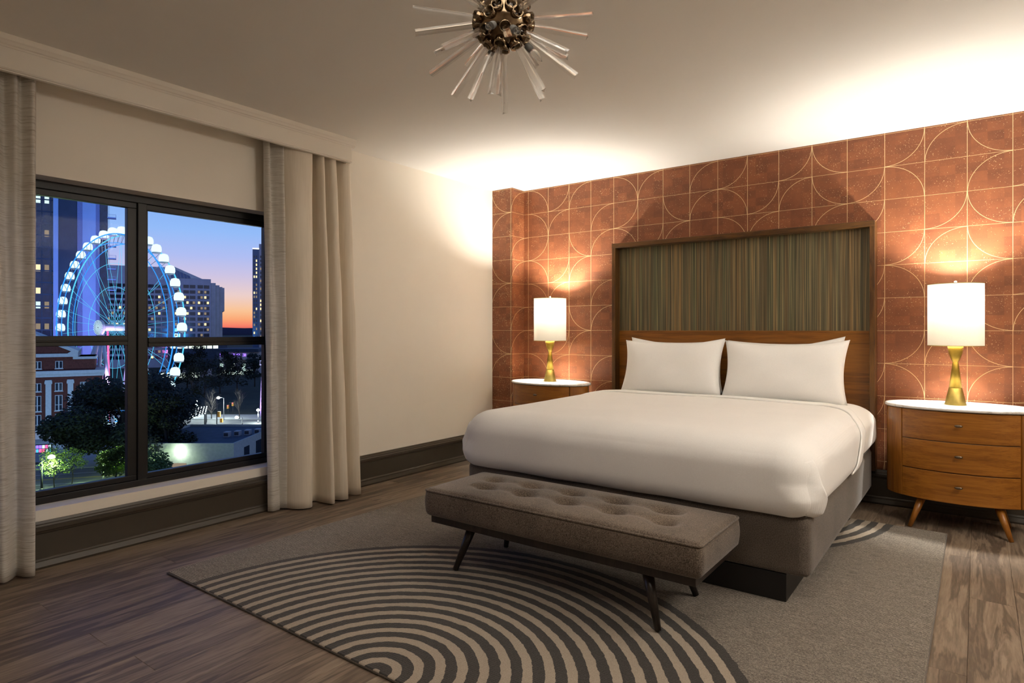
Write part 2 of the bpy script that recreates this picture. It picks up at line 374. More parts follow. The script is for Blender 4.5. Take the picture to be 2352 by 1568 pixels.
strip((.242, PY), (PX, PY), 0, (PX-.242)/LB, 1); strip((PX, PY), (PX, 0), (PX-.242)/LB, (PX-.242-PY)/LB, 1); strip((PX, 0), (X0, 0), (PX-.242-PY)/LB, 1, 1)
for c in range(22):
    a = X0+c*SX; b = min(a+SX, XR)
    if a >= XR: break
    strip((a, 0), (b, 0), 0, (b-a)/SX, 2+c)
b0 = len(V); V += [(0, .1, 0), (XR, .1, 0), (XR, .1, HC), (0, .1, HC)]; Fc.append((b0+3, b0+2, b0+1, b0)); UC += [(.5, .5)]*4; UA += [(5, 5)]*4
me = bpy.data.meshes.new('wall_back'); me.from_pydata(V, [], Fc); me.materials.append(MT['cork_wallpaper'])
for nm, U in (('cell', UC), ('arc', UA)):
    ul = me.uv_layers.new(name=nm)
    for i, uv in enumerate(U): ul.data[i].uv = uv
struct(link('wall_back', me))
# baseboards: moulded profile (distance from wall, height)
prof = [(0, 0), (.040, 0), (.043, .012), (.036, .026), (.030, .038), (.030, .045), (.026, .052), (.022, .056), (.022, .186), (.027, .190), (.031, .200), (.036, .206), (.036, .222), (.028, .228), (.026, .236), (.017, .240), (.012, .252), (0, .252)]
struct(MB().prism([(d_, z) for d_, z in prof], 'y', YF, PY).build('baseboard_left', 'base_paint'))
mb = MB(); mb.prism([(PY-d_, z) for d_, z in prof], 'x', .0, PX+.0); mb.prism([(PX+d_, z) for d_, z in prof], 'y', PY, 0); mb.prism([(-d_, z) for d_, z in prof], 'x', PX, XR)
struct(mb.build('baseboard_back', 'base_paint'))
struct(MB().prism([(XR-d_, z) for d_, z in prof], 'y', YF, 0).build('baseboard_right', 'base_paint'))
# window
win = struct(empty('window_1', (-.13, (WY0+WY1)/2, WZ0)))
def wp(name, x0, x1, y0, y1, z0, z1, mat='window_metal', bev=.003):
    o = MB().box(x0+.13, x1+.13, y0-win.location.y, y1-win.location.y, z0-WZ0, z1-WZ0).build(name, mat, win, bev); return o
fx0, fx1 = -.19, -.13
wp('frame_rail', fx0, fx1, WY0, WY1, WZ0, .352); wp('frame_rail', fx0, fx1, WY0, WY1, 2.10, WZ1)
wp('frame_jamb', fx0, fx1, WY0, WY0+.06, .352, 2.10); wp('frame_jamb', fx0, fx1, WY1-.06, WY1, .352, 2.10)
wp('mullion', fx0, fx1+.004, -3.652, -3.598, .352, 2.10)
for (ya, yb, dz) in ((WY0+.06, -3.652, .014), (-3.598, WY1-.06, 0)):
    left = ya < -4; sl = .03; sr = .055 if left else .012
    if not left: sl = .012; sr = .03
    wp('sash_rail', fx0+.008, fx1-.012, ya, yb, .352, .385); wp('sash_rail', fx0+.008, fx1-.012, ya, yb, 2.064, 2.10)
    wp('sash_stile', fx0+.008, fx1-.012, ya, ya+sl, .385, 2.064); wp('sash_stile', fx0+.008, fx1-.012, yb-sr, yb, .385, 2.064)
    wp('meeting_rail', fx0+.004, fx1-.006, ya+sl, yb-sr, 1.190+dz, 1.250+dz); wp('rail_bead', fx1-.006, fx1+.004, ya+sl, yb-sr, 1.214+dz, 1.224+dz)
    wp('pane', -.166, -.160, ya+sl, yb-sr, .385, 1.190+dz, 'window_glass', 0); wp('pane', -.166, -.160, ya+sl, yb-sr, 1.250+dz, 2.064, 'window_glass', 0)
# valance (curtain pelmet)
val = empty('curtain_valance', (0, -3.7, 2.59)); tag(val, 'long cream painted curtain valance box along the ceiling above the window', 'valance')
vy0, vy1 = -5.6, -2.258
MB().box(.205, .232, vy0+3.7, vy1+3.7, 0, .176).box(.001, .205, vy1+3.7-.02, vy1+3.7, 0, .176).build('face_board', 'valance_paint', val, .003)
MB().prism([(.225, .118), (.236, .120), (.240, .128), (.248, .132), (.256, .144), (.262, .150), (.262, .1775), (.001, .1775), (.001, .17), (.225, .17)], 'y', vy0+3.7, vy1+3.7+.022).build('crown_lip', 'valance_paint', val)
MB().tube([(.2325, vy0+3.7, .012), (.2325, vy1+3.7, .012)], .006, 8).build('bottom_bead', 'valance_paint', val)

# ------------------------------------------------------------------ curtains
def curtain(name, top, bot, mat, label, cat='curtain', zt=2.745, zb=.012, rows=46, hem=None):
    A = catmull(top, 6); B = catmull(bot, 6); n = len(A); vs = []; fs = []
    cx = sum(p[0] for p in bot)/len(bot); cy = sum(p[1] for p in bot)/len(bot)
    for r in range(rows+1):
        t = r/rows; e = t**.85
        for i in range(n):
            w = .004*math.sin(7*t*PI+i*.33)*t*(1-t)*4
            z = zt+(zb-zt)*t
            vs.append((A[i][0]+(B[i][0]-A[i][0])*e+w-cx, A[i][1]+(B[i][1]-A[i][1])*e-cy, z-zb))
    for r in range(rows):
        for i in range(n-1): fs.append((r*n+i, r*n+i+1, (r+1)*n+i+1, (r+1)*n+i))
    e = empty(name, (cx, cy, zb)); tag(e, label, cat)
    o = MB().add(vs, fs, True).build('panel', mat, e); md = o.modifiers.new('thick', 'SOLIDIFY'); md.thickness = .003; md.offset = 0
    # hem band
    hr = rows-2; hv = []; hf = []
    return e
curtain('blackout_drape', [(.08, -2.80), (.13, -2.77), (.17, -2.71), (.19, -2.61), (.165, -2.575), (.09, -2.58), (.065, -2.555), (.085, -2.53), (.15, -2.525), (.185, -2.505), (.17, -2.485), (.08, -2.49), (.065, -2.46),
         (.12, -2.44), (.18, -2.42), (.185, -2.385), (.14, -2.38), (.07, -2.365), (.075, -2.32), (.14, -2.29), (.16, -2.24), (.13, -2.205)],
        [(.10, -2.755), (.17, -2.735), (.225, -2.69), (.240, -2.64), (.20, -2.60), (.13, -2.60), (.10, -2.56), (.12, -2.51), (.20, -2.505), (.287, -2.487), (.27, -2.455), (.17, -2.475), (.14, -2.44),
         (.20, -2.405), (.262, -2.375), (.27, -2.325), (.20, -2.315), (.12, -2.30), (.13, -2.25), (.21, -2.225), (.24, -2.18), (.20, -2.158)],
        'drape_satin', 'beige satin blackout drape hanging in folds right of the window')
curtain('sheer_curtain', [(.085, -2.925), (.125, -2.90), (.06, -2.865), (.12, -2.825), (.145, -2.80), (.075, -2.775), (.07, -2.73)],
        [(.075, -2.878), (.108, -2.855), (.10, -2.80), (.07, -2.79), (.122, -2.745), (.085, -2.72), (.06, -2.70)],
        'sheer_slub', 'silvery slub sheer curtain between the window and the beige drape')
curtain('sheer_curtain', [(.10, -4.253), (.17, -4.285), (.105, -4.325), (.165, -4.36), (.10, -4.40), (.165, -4.45), (.09, -4.50), (.15, -4.55)],
        [(.105, -4.262), (.160, -4.278), (.140, -4.312), (.084, -4.334), (.121, -4.365), (.148, -4.405), (.09, -4.45), (.13, -4.50)],
        'sheer_slub', 'silvery slub sheer curtain left of the window at the photo edge', zb=.014)
curtain('blackout_drape', [(.19, -4.56), (.10, -4.60), (.18, -4.65), (.10, -4.70), (.18, -4.76), (.1, -4.82)],
        [(.312, -4.462), (.22, -4.51), (.31, -4.57), (.2, -4.63), (.30, -4.70), (.2, -4.78)], 'drape_satin', 'beige blackout drape sliver at the left photo edge')

# ------------------------------------------------------------------ rug
def rug():
    x0, x1, y0, y1, t = .66, 3.97, -3.835, -.60, .013
    cx, cy = 2.30, -2.22
    o = MB().box(x0-cx, x1-cx, y0-cy, y1-cy, .0005, t).build('rug', 'rug_pile', None, .006, 3); o.location = (cx, cy, 0)
    tag(o, 'large grey wool rug with dark and cream concentric half circles under the bed', 'rug')
    bd = MB().tube([(x0-cx, y0-cy, .006), (x1-cx, y0-cy, .006), (x1-cx, y1-cy, .006), (x0-cx, y1-cy, .006)], .0055, 6, closed=True).build('binding', 'base_cloth', o)
rug()

# ------------------------------------------------------------------ bed
def rmap(H, r):
    hx, hy, hz = H; rx0, ry0, rz0 = r[:3]; rb_ = r[3] if len(r) > 3 else None
    def mapv(p):
        rx, ry, rz = rx0, ry0, rz0
        if rb_ and p[2] < 0: t_ = min(1, -p[2]/(hz-rb_)); rx = rx0+(rb_-rx0)*t_; ry = ry0+(rb_-ry0)*t_; rz = rb_
        q = [max(-h+rr, min(h-rr, c)) for c, h, rr in zip(p, H, (rx, ry, rz))]
        dv = Vector(((p[0]-q[0])/rx, (p[1]-q[1])/ry, (p[2]-q[2])/rz))
        mxc = max(abs(dv.x), abs(dv.y), abs(dv.z))
        if mxc < 1e-9: return tuple(p), Vector((0, 0, 1))
        dn = dv/dv.length*mxc
        return (q[0]+dn.x*rx, q[1]+dn.y*ry, q[2]+dn.z*rz), dv.normalized()
    return mapv
def rbox(xs, ys, zs, r, f=None, H=None, warp=None, faces='xXyYzZ'):
    """rounded box of half size H sampled on the grid lines xs, ys, zs (centred); faces picks the sides to build"""
    hx, hy, hz = H or (xs[-1], ys[-1], zs[-1]); m = MB(); idx = {}; vs = []; fs = []; mapv = rmap((hx, hy, hz), r)
    def vid(p):
        key = tuple(round(c, 5) for c in p)
        if key not in idx:
            p2 = warp(p) if warp else p
            pos, nr = mapv(p2); pos = f(pos, nr, p2) if f else pos; idx[key] = len(vs); vs.append(pos)
        return idx[key]
    def face(a, b, fn):
        for i in range(len(a)-1):
            for j in range(len(b)-1): fs.append(tuple(vid(fn(*q)) for q in ((a[i], b[j]), (a[i+1], b[j]), (a[i+1], b[j+1]), (a[i], b[j+1]))))
    for c, z in (('z', -hz), ('Z', hz)):
        if c in faces: face(xs, ys, lambda a, b: (a, b, z))
    for c, y in (('y', -hy), ('Y', hy)):
        if c in faces: face(xs, zs, lambda a, b: (a, y, b))
    for c, x in (('x', -hx), ('X', hx)):
        if c in faces: face(ys, zs, lambda a, b: (x, a, b))
    return m.add(vs, fs, True), fs
def lin_(a, b, n): return [a+(b-a)*i/n for i in range(n+1)]
BX = 2.47; BY0, BY1 = -2.30, -.14
base = empty('upholstered_bed', (BX, (BY0+BY1)/2, .013)); tag(base, 'taupe upholstered platform bed base on a black recessed plinth', 'bed')
m, _ = rbox(lin_(-1.035, 1.035, 40), lin_(-1.075, 1.075, 40), lin_(-.1435, .1435, 14), (.035, .035, .02)); bo = m.build('platform', 'base_cloth', base); bo.location.z = .2885-.013
pl = MB().box(-.93, .93, -1.06, .95, 0, .132).build('plinth', 'plinth_black', base, .003)
pp = MB().tube([(-1.02, -1.062, .418), (1.02, -1.062, .418), (1.02, 1.06, .418), (-1.02, 1.06, .418)], .005, 6, closed=True).build('piping', 'base_cloth', base)
# mattress + sheet, coverlet over it
MCX, MCY, MHX, MHY, MHZ = BX, -1.245, 1.055, 1.09, .180
MZ = .402+MHZ
def mdisp(p, nr, raw):
    x, y, z = p; x += .012*math.sin(2.2*y)*abs(nr.x)
    bul = .012*(1-(z/MHZ)**2)
    if abs(nr.x) > .3: x += math.copysign(bul*abs(nr.x), x)
    if abs(nr.y) > .3: y += math.copysign(bul*abs(nr.y), y)
    if nr.z > .5: z += .012*math.exp(-((x/.9)**2+((y)/.9)**2))+.004*math.sin(5*x+1)*math.sin(4*y)
    return (x, y, z)
mt = empty('mattress', (MCX, MCY, MZ-MHZ)); tag(mt, 'thick mattress in a white sheet on the upholstered bed base', 'mattress')
m, _ = rbox(lin_(-MHX, MHX, 90), lin_(-MHY, MHY, 90), lin_(-MHZ, MHZ, 20), (.17, .17, .125, .11), mdisp); o = m.build('sheet', 'linen_white', mt); o.scale.z = .905; o.location.z = 2*MHZ-MHZ*.905
cov = empty('bed_coverlet', (MCX, MCY, MZ-MHZ)); tag(cov, 'white ribbed coverlet drawn over the mattress and tucked at the foot', 'coverlet')
YL = -.61-MCY; RR = (.17, .17, .125, .11); HH = (MHX, MHY, MHZ)
def cwarp(p):                               # the head edge of the coverlet sweeps towards the foot on both sides
    x, y, z = p; drop = min(1.0, max(0.0, abs(x)-.78)/.3)
    return (x, y-(.36*drop**1.3+(.16*max(0.0, MHZ-z)/MHZ if abs(x) > MHX-.001 else 0))*max(0.0, min(1.0, (y+MHY)/(YL+MHY))), z)
def cdisp(p, nr, raw):
    x, y, z = mdisp(p, nr, raw); off = .012+.003*math.sin(9*y+4*x)*(1-abs(nr.z))+.0025*math.sin(13*x)*abs(nr.y)
    return tuple(Vector((x, y, z))+nr*off)
xs_ = sorted(set(round(v, 4) for v in lin_(-MHX, -MHX+.3, 24)+lin_(-MHX+.3, MHX-.3, 60)+lin_(MHX-.3, MHX, 24)))
m, _ = rbox(xs_, lin_(-MHY, YL, 90), lin_(-MHZ, MHZ, 30), RR, cdisp, HH, cwarp, 'xXyZ')
o = m.build('cover_cloth', 'coverlet_white', cov); o.location.z = MHZ
md = o.modifiers.new('thick', 'SOLIDIFY'); md.thickness = .011; md.offset = -1
def fdisp(p, nr, raw): return tuple(Vector(mdisp(p, nr, raw))+nr*(.021+.002*math.sin(7*p[0])))
m, _ = rbox(xs_, lin_(YL-.06, YL+.08, 8), lin_(-MHZ+.04, MHZ, 26), RR, fdisp, HH, cwarp, 'xXZ')
o = m.build('turned_down_sheet', 'linen_white', cov); o.location.z = MHZ
md = o.modifiers.new('thick', 'SOLIDIFY'); md.thickness = .009; md.offset = -1
# hospital corners: the foot panel ends in a loose fold on each side
mp_ = rmap(HH, RR)
for sd in (-1, 1):
    vs = []; fs = []; nu, nv = 16, 30
    for j in range(nv+1):
        tz = j/nv; z = -MHZ+.012+(2*MHZ-.075)*tz; L_ = .125-.045*tz+.008*math.sin(9*tz)
        for i in range(nu+1):
            t = i/nu; p = (sd*MHX, -MHY+.004+t*L_, z); pos, nr = mp_(p); pos = mdisp(pos, nr, p)
            lift = .014+.030*t**1.6*min(1.0, 2.2*(1-tz))*min(1.0, .45+4*tz)+.004*math.sin(11*tz+2)*t
            vs.append(tuple(Vector(pos)+nr*lift))
    for j in range(nv):
        for i in range(nu): q = (j*(nu+1)+i, j*(nu+1)+i+1, (j+1)*(nu+1)+i+1, (j+1)*(nu+1)+i); fs.append(q if sd > 0 else q[::-1])
    o = MB().add(vs, fs, True).build('corner_fold', 'coverlet_white', cov, fix=False); o.location.z = MHZ
    md = o.modifiers.new('thick', 'SOLIDIFY'); md.thickness = .007; md.offset = -1
# headboard
hb = empty('headboard', (2.443, -.006, .26)); tag(hb, 'tall walnut framed headboard with a striped thread panel behind the bed', 'headboard')
hx = 1.077; ht = 2.106-.26; hd = -.125
MB().box(-hx, -hx+.036, hd, 0, 0, ht-.042).build('side_post', 'frame_wood_v', hb, .002); MB().box(hx-.036, hx, hd, 0, 0, ht-.042).build('side_post', 'frame_wood_v', hb, .002)
MB().box(-hx, hx, hd-.004, 0, ht-.042, ht).build('top_rail', 'frame_wood', hb, .002)
MB().box(-hx+.036, hx-.036, -.040, 0, 0, 1.292-.26).build('lower_panel', 'panel_wood', hb, .001)
MB().box(-hx+.036, hx-.036, -.034, 0, 1.2925-.26, ht-.042).build('thread_panel', 'thread_panel', hb)
# pillows
def pillow(loc, w, h, t, tilt, label, rz=0, ears=(.03, .02, .0, .0), seed=0, roll=0):
    n = 30; mm = 20; vs = []; fs = []; rnd = random.Random(seed); ph = rnd.uniform(0, 6)
    for side in (1, -1):
        for j in range(mm+1):
            for i in range(n+1):
                u = -1+2*i/n; v = -1+2*j/mm
                th = ((1-abs(u)**3.2)*(1-abs(v)**2.8))**.55
                pinch = 1-.075*(1-v*v)*abs(u)**3; pv = 1-(.12 if v > 0 else .02)*(1-u*u)*abs(v)**3
                X = w/2*u*pinch; Y = h/2*v*pv
                Y += ears[0 if (u < 0 and v > 0) else 1 if v > 0 else 2 if u < 0 else 3]*max(0, abs(u)-.45)/.55*max(0, abs(v)-.3)/.7*(1 if v > 0 else -1)
                wob = .006*math.sin(5*u+3*v+ph)*th+.003*math.sin(11*u-7*v+ph)*th
                vs.append((X, -side*(t/2*th)+wob, Y))
    N = (n+1)*(mm+1)
    for s in (0, 1):
        for j in range(mm):
            for i in range(n):
                a = s*N+j*(n+1)+i; q = (a, a+1, a+n+2, a+n+1); fs.append(q if s == 0 else q[::-1])
    e = empty('pillow', loc, rz); e.rotation_euler = (-tilt, roll, rz); tag(e, label, 'pillow', 'bed pillows')
    MB().add([(a, b, c+h/2) for a, b, c in vs], fs, True).build('pillow_case', 'linen_white', e)
    seam = []
    return e
pillow((2.045, -.425, .772), .88, .45, .20, .24, 'left white pillow of the front pair leaning on the headboard', 0, (.0, .022, .01, .0), 1, .0)
pillow((2.935, -.425, .770), .90, .45, .20, .24, 'right white pillow of the front pair leaning on the headboard', 0, (.008, .020, .01, .012), 2, .0)
pillow((1.995, -.195, .768), .86, .45, .15, .16, 'left white pillow of the rear pair, mostly hidden', 0, (.02, .0, 0, 0), 3)
pillow((2.885, -.195, .768), .88, .45, .15, .16, 'right white pillow of the rear pair, mostly hidden', 0, (.0, .038, 0, 0), 4)

# ------------------------------------------------------------------ bench
bx0, bx1, by0, by1 = 1.69, 3.225, -2.945, -2.435
bn = empty('tufted_bench', ((bx0+bx1)/2, (by0+by1)/2, .0195)); tag(bn, 'brown tweed tufted bench with splayed dark legs at the foot of the bed', 'bench')
L2, W2 = (bx1-bx0)/2, (by1-by0)/2
tufts = [(-L2+.26+i*.2535, s*.075) for i in range(5) for s in (-1, 1)]
tufts = [(-L2+.255+i*.256-(.03 if s > 0 else -.03), s*.078) for i in range(5) for s in (-1, 1)]
def cush(p, nr, raw):
    x, y, z = p
    if nr.z > .6:
        z += .022*(1-(x/L2)**4)*(1-(y/W2)**4)
        for tx, ty in tufts: z -= .050*math.exp(-(((x-tx)/.050)**2+((y-ty)/.042)**2))
        z -= .010*math.exp(-((abs(y)-.078)/.03)**2)*(1 if abs(x) < L2-.2 else 0)
    elif nr.z > -.5: 
        b = .012*(1-(z/.075)**2); x += nr.x*b; y += nr.y*b
    return (x, y, z)
m, _ = rbox(lin_(-L2, L2, 130), lin_(-W2, W2, 44), lin_(-.075, .075, 8), (.022, .022, .02), cush)
cu = m.build('cushion', 'bench_tweed', bn); cu.location.z = .352-.0135
def ring(z, ins):
    pts = []
    for (cx_, cy_, a0) in ((L2-.02, W2-.02, 0), (-L2+.02, W2-.02, 90), (-L2+.02, -W2+.02, 180), (L2-.02, -W2+.02, 270)):
        pts += [(cx_+(.02-ins)*math.cos(math.radians(a0+q)), cy_+(.02-ins)*math.sin(math.radians(a0+q)), z) for q in (0, 30, 60, 90)]
    return pts
pi_ = MB().tube(ring(.064, -.004), .0055, 6, closed=True).build('piping', 'bench_tweed', cu)
for i, (tx, ty) in enumerate(tufts):
    b = MB().lathe([(.001, .004), (.006, .003), (.009, 0), (.009, -.004)], 10).build('button', 'bench_tweed', cu); b.location = (tx, ty, .0435)
MB().box(-L2+.025, L2-.025, -W2+.02, W2-.02, .240-.0135, .280-.0135).build('seat_frame', 'dark_leg', bn, .003)
for sx_ in (-1, 1):
    for sy in (-1, 1):
        fx = sx_*(.575); tx = sx_*(.50); fy = sy*.225; ty = sy*.17
        a = Vector((fx, fy, 0)); b = Vector((tx, ty, .232))
        MB().tube([a, a.lerp(b, .5), b], [.0145, .021, .027], 12).build('leg', 'dark_leg', bn)

# ------------------------------------------------------------------ nightstands
def ell(a, b, n=64, t0=0, t1=2*PI, ex=2.0):
    out = []
    for i in range(n+1):
        t = t0+(t1-t0)*i/n; c, s = math.cos(t), math.sin(t)
        out.append((a*math.copysign(abs(c)**(2/ex), c), b*math.copysign(abs(s)**(2/ex), s)))
    return out
def nightstand(loc, label, rz=0):
    e = empty('nightstand', loc, rz); tag(e, label, 'nightstand', 'oval walnut nightstands')
    a, b = .43, .255; zb, zt = .188, .776
    body = ell(a-.022, b-.022, 72)[:-1]; MB().prism(body, 'z', zb, zt, True).build('body', 'frame_wood', e)
    tp = MB(); n = 72; rings_ = []
    for (ins, z) in ((.012, .777), (.004, .779), (0, .785), (0, .793), (.004, .798), (.012, .800)): rings_.append([(x, y, z) for x, y in ell(a-ins, b-ins, n)[:-1]])
    vs = [p for r in rings_ for p in r]; fs = []
    for i in range(5):
        for k in range(n): fs.append((i*n+k, i*n+(k+1) % n, (i+1)*n+(k+1) % n, (i+1)*n+k))
    tp.add(vs, fs, True); tp.add(rings_[0], [tuple(range(n-1, -1, -1))]); tp.add(rings_[-1], [tuple(range(n))]); tp.build('marble_top', 'marble', e)
    # three bowed drawer fronts
    t = math.acos(.312/(a-.014)); 
    for k in range(3):
        z0 = zb+.004+k*.1955; z1 = z0+.1895
        outer = ell(a-.014, b-.014, 28, PI+t, 2*PI-t); inner = [(x*.97, y*.955) for x, y in reversed(outer)]
        d = MB().prism(outer+inner, 'z', z0, z1, False).build('drawer_front', 'walnut', e, .0015, 1)
        kb = MB(); R = Matrix.Rotation(PI/2, 4, 'X'); zc = (z0+z1)/2 + .012
        kb.lathe([(.004, 0), (.004, .016)], 8, Matrix.Translation((0, -b+.012, zc)) @ R)
        kb.lathe([(.001, -.006), (.009, -.005), (.012, 0), (.009, .005), (.001, .006)], 12, Matrix.Translation((0, -b-.006, zc)) @ R @ Matrix.Diagonal((1.9, .75, .8, 1)))
        kb.build('knob', 'knob_metal', d)
    for sx_ in (-1, 1):
        s_ = [(sx_*(a-.014)*math.cos(q)*1.0, -(b-.014)*math.sin(q)) for q in [t*.97*i/14 for i in range(15)]]
        ii = [(x*.972, y*.972) for x, y in reversed(s_)]
        MB().prism(s_+ii, 'z', zb+.004, zt-.004).build('side_panel', 'walnut_vertical', e)
        for sy, (fy, ty) in ((-1, (-.225, -.15)), (1, (.13, .10))):
            p, q = Vector((sx_*.265, fy, 0)), Vector((sx_*.20, ty, zb+.004)); MB().tube([p, p.lerp(q, .5), q], [.0125, .019, .026], 14).build('leg', 'walnut_vertical', e)
    return e
NR = (4.03, -.305, 0); NL = (.79, -.305, 0)
nightstand(NR, 'oval walnut nightstand with white marble top on the right of the bed')
nightstand(NL, 'oval walnut nightstand with white marble top left of the bed, half hidden')
def lamp(loc, label):
    e = empty('table_lamp', loc); tag(e, label, 'lamp', 'brass bedside lamps')
    MB().lathe([(.030, 0), (.060, 0), (.0605, .004), (.0375, .112), (.030, .113)], 40).build('base_band', 'brass', e)
    MB().lathe([(.030, .1135), (.0365, .1135), (.0165, .283), (.0155, .2845)], 40).build('cone', 'brass_dark', e)
    MB().lathe([(.0155, .2845), (.0175, .286), (.028, .312), (.038, .342), (.043, .372), (.044, .40), (.020, .401)], 40).build('bell', 'brass_dark', e)
    MB().tube([(0, 0, .40), (0, 0, .47)], .010, 10).build('stem', 'brass', e)
    sh = MB(); r, z0, z1 = .157, .392, .806; n = 64
    sh.lathe([(r, z0), (r, (z0+z1)/2), (r, z1)], n, caps=False); so = sh.build('shade', 'lamp_shade_linen', e)
    for z in (z0+.002, z1-.002):
        MB().tube([(r*math.cos(2*PI*k/48), r*math.sin(2*PI*k/48), z) for k in range(48)], .0022, 6, closed=True).build('rim', 'brass', so)
    sp = MB()
    for k in range(3): sp.tube([(0, 0, z1-.012), (r*math.cos(k*2.094+.5), r*math.sin(k*2.094+.5), z1-.004)], .0018, 6)
    sp.build('spider', 'brass', so)
    hp = MB()
    for s in (-1, 1): hp.tube(catmull([(s*.012, 0, .47), (s*.055, 0, .55), (s*.055, 0, .68), (s*.01, 0, z1-.012)], 6), .0018, 6)
    hp.build('harp', 'brass', e)
    MB().lathe([(.006, z1-.014), (.006, z1), (.009, z1+.003), (.0085, z1+.018), (.004, z1+.021)], 14).build('finial', 'linen_white', e)
    light('bulb_light', 'POINT', (0, 0, .675), LAMP_W, LAMP_C, .05, e)
lamp((4.008, -.30, .800), 'lit brass hourglass lamp with white drum shade on the right nightstand')
lamp((.785, -.30, .800), 'lit brass hourglass lamp with white drum shade on the left nightstand')

# ------------------------------------------------------------------ chandelier
CD = 2.3
dirf = Vector((-math.sin(YAW), math.cos(YAW), 0)); dirr = Vector((math.cos(YAW), math.sin(YAW), 0)); UP = Vector((0, 0, 1))
CC = Vector((2.734, -3.608, 2.428))
ch = empty('sputnik_chandelier', (CC.x, CC.y, CC.z)); tag(ch, 'unlit sputnik chandelier with clear glass rods on the ceiling', 'chandelier')
vdir = (CC-CAM).normalized(); vr_ = dirr-vdir*dirr.dot(vdir); vr_.normalize(); vu = vr_.cross(vdir)
def rods():
    RB = .094; LR = .338
    tips = [(959.5, 22, 1), (946, 74, -1), (1027, 101, 1), (984, 120, -1), (988, 158, 1), (1056, 155, -1), (1041, 203, 1), (1071, 230, -1), (1127, 190, 1), (1145, 222, -1), (1157, 241, 1),
            (1242, 210, 1), (1259, 209, -1), (1242, 157, -1), (1322, 162, 1), (1318, 133, -1), (1292, 106, 1), (1361, 83, -1), (1352, 32, 1), (1167, 81, 1), (1055, -12, 1), (1255, -14, 1), (1110, -60, 1), (1210, -62, 1),
            (1000, -60, -1), (1320, -60, -1), (1080, -110, -1), (1240, -110, -1), (1160, -120, -1)]
    dirs = []
    for px, py, s in tips:
        a = (px-1157)*CD/FPX*.985; b = (48-py)*CD/FPX*.985; rr = math.hypot(a, b)
        if rr > .99*LR: a *= .99*LR/rr; b *= .99*LR/rr; rr = .99*LR
        c = -s*math.sqrt(max(0, LR*LR-rr*rr)); d = (vr_*a+vu*b+vdir*c).normalized()
        if d.z > .93: continue
        dirs.append(d)
    star = []
    for k in range(12):
        r = (.0145, .0070, .0058, .0070)[k % 4]; star.append((r*math.cos(2*PI*k/12), r*math.sin(2*PI*k/12)))
    me_rod = MB().prism(star, 'z', .105, LR).build('glass_rod', 'rod_glass', ch)
    me_cup = MB().lathe([(.016, .080), (.0215, .096), (.0215, .114), (.0175, .114), (.016, .100)], 16, caps=False).build('rod_cup', 'nickel', ch)
    first = True
    for i, d in enumerate(dirs):
        q = d.to_track_quat('Z', 'Y') @ Matrix.Rotation(i*.7, 3, 'Z').to_quaternion()
        if first: r_, c_ = me_rod, me_cup; first = False
        else:
            r_ = me_rod.copy(); c_ = me_cup.copy(); COL.objects.link(r_); COL.objects.link(c_)
        for o in (r_, c_): o.rotation_mode = 'QUATERNION'; o.rotation_quaternion = q
    prof = [(RB*math.sin(PI*k/24)+.0005, -RB*math.cos(PI*k/24)) for k in range(25)]
    MB().lathe(prof, 40, caps=False).build('ball', 'nickel', ch)
    MB().tube([(0, 0, RB-.01), (0, 0, HC-CC.z-.02)], .010, 14).build('stem', 'nickel', ch)
    MB().lathe([(.062, HC-CC.z-.026), (.066, HC-CC.z-.022), (.066, HC-CC.z-.001)], 36).build('canopy', 'nickel', ch)
    bl = [(1244, 131, 1, .75), (1190, 72, 1, .62), (1113, 146, -1, .6), (1060, 92, -1, .7), (1200, 120, -1, .6), (1120, 60, 1, .62)]
    for px, py, s, fac in bl:
        a = (px-1157)*CD/FPX; b = (48-py)*CD/FPX; L = .205; rr = math.hypot(a, b)
        if rr > .95*L: a *= .95*L/rr; b *= .95*L/rr; rr = .95*L
        d = (vr_*a+vu*b-vdir*s*math.sqrt(L*L-rr*rr)).normalized(); q = d.to_track_quat('Z', 'Y')
        arm = MB().tube([(0, 0, .085), (0, 0, .122)], .007, 12).build('bulb_arm', 'nickel', ch)
        sk = MB().lathe([(.007, .120), (.0125, .124), (.0135, .140), (.012, .150), (.002, .151)], 16).build('bulb_socket', 'grey_socket', arm)
        bb = MB().lathe([(.008, .150), (.0125, .160), (.0135, .170), (.011, .185), (.006, .198), (.0008, .207)], 18).build('clear_bulb', 'rod_glass', arm)
        arm.rotation_mode = 'QUATERNION'; arm.rotation_quaternion = q
rods()
#CITY#
# ================================================================== the city outside
GZ = -24.0; HCAM = CAM.z-GZ
def cw(X, D, Z=0.0):                     # city frame: X along the picture, D away from the hotel, Z above the street
    return Vector((CAM.x, CAM.y, GZ))+dirr*X+dirf*D+UP*Z
def gx(px, D): return (px-1176.0)/FPX*D
def gz(py, D): return HCAM-(py-HOR)/FPX*D
plain('asphalt', (.10, .10, .105), .8, var=.2, nscale=.3); plain('pavement', (.26, .26, .27), .9, var=.15, nscale=.4); plain('lawn', (.020, .026, .012), 1, var=.5, nscale=.15)
plain('lane_white', (.6, .6, .58), .7); plain('lane_yellow', (.5, .33, .03), .7)
plain('brick_red', (.11, .030, .022), .9, var=.25, nscale=3); plain('stone_white', (.48, .50, .52), .7, var=.08, nscale=2)
plain('concrete', (.58, .50, .50), .9, var=.08, nscale=.3); plain('concrete_fin', (.66, .58, .52), .9, var=.1, nscale=.3); plain('dark_glass', (.018, .022, .035), .08, 0, var=.3, nscale=.5, spec=.9)
plain('tower_dark', (.030, .028, .038), .5, var=.2, nscale=.3); plain('tower_pale', (.30, .33, .42), .7, var=.05, nscale=.2); plain('tower_brick', (.17, .16, .24), .8, var=.2, nscale=4)
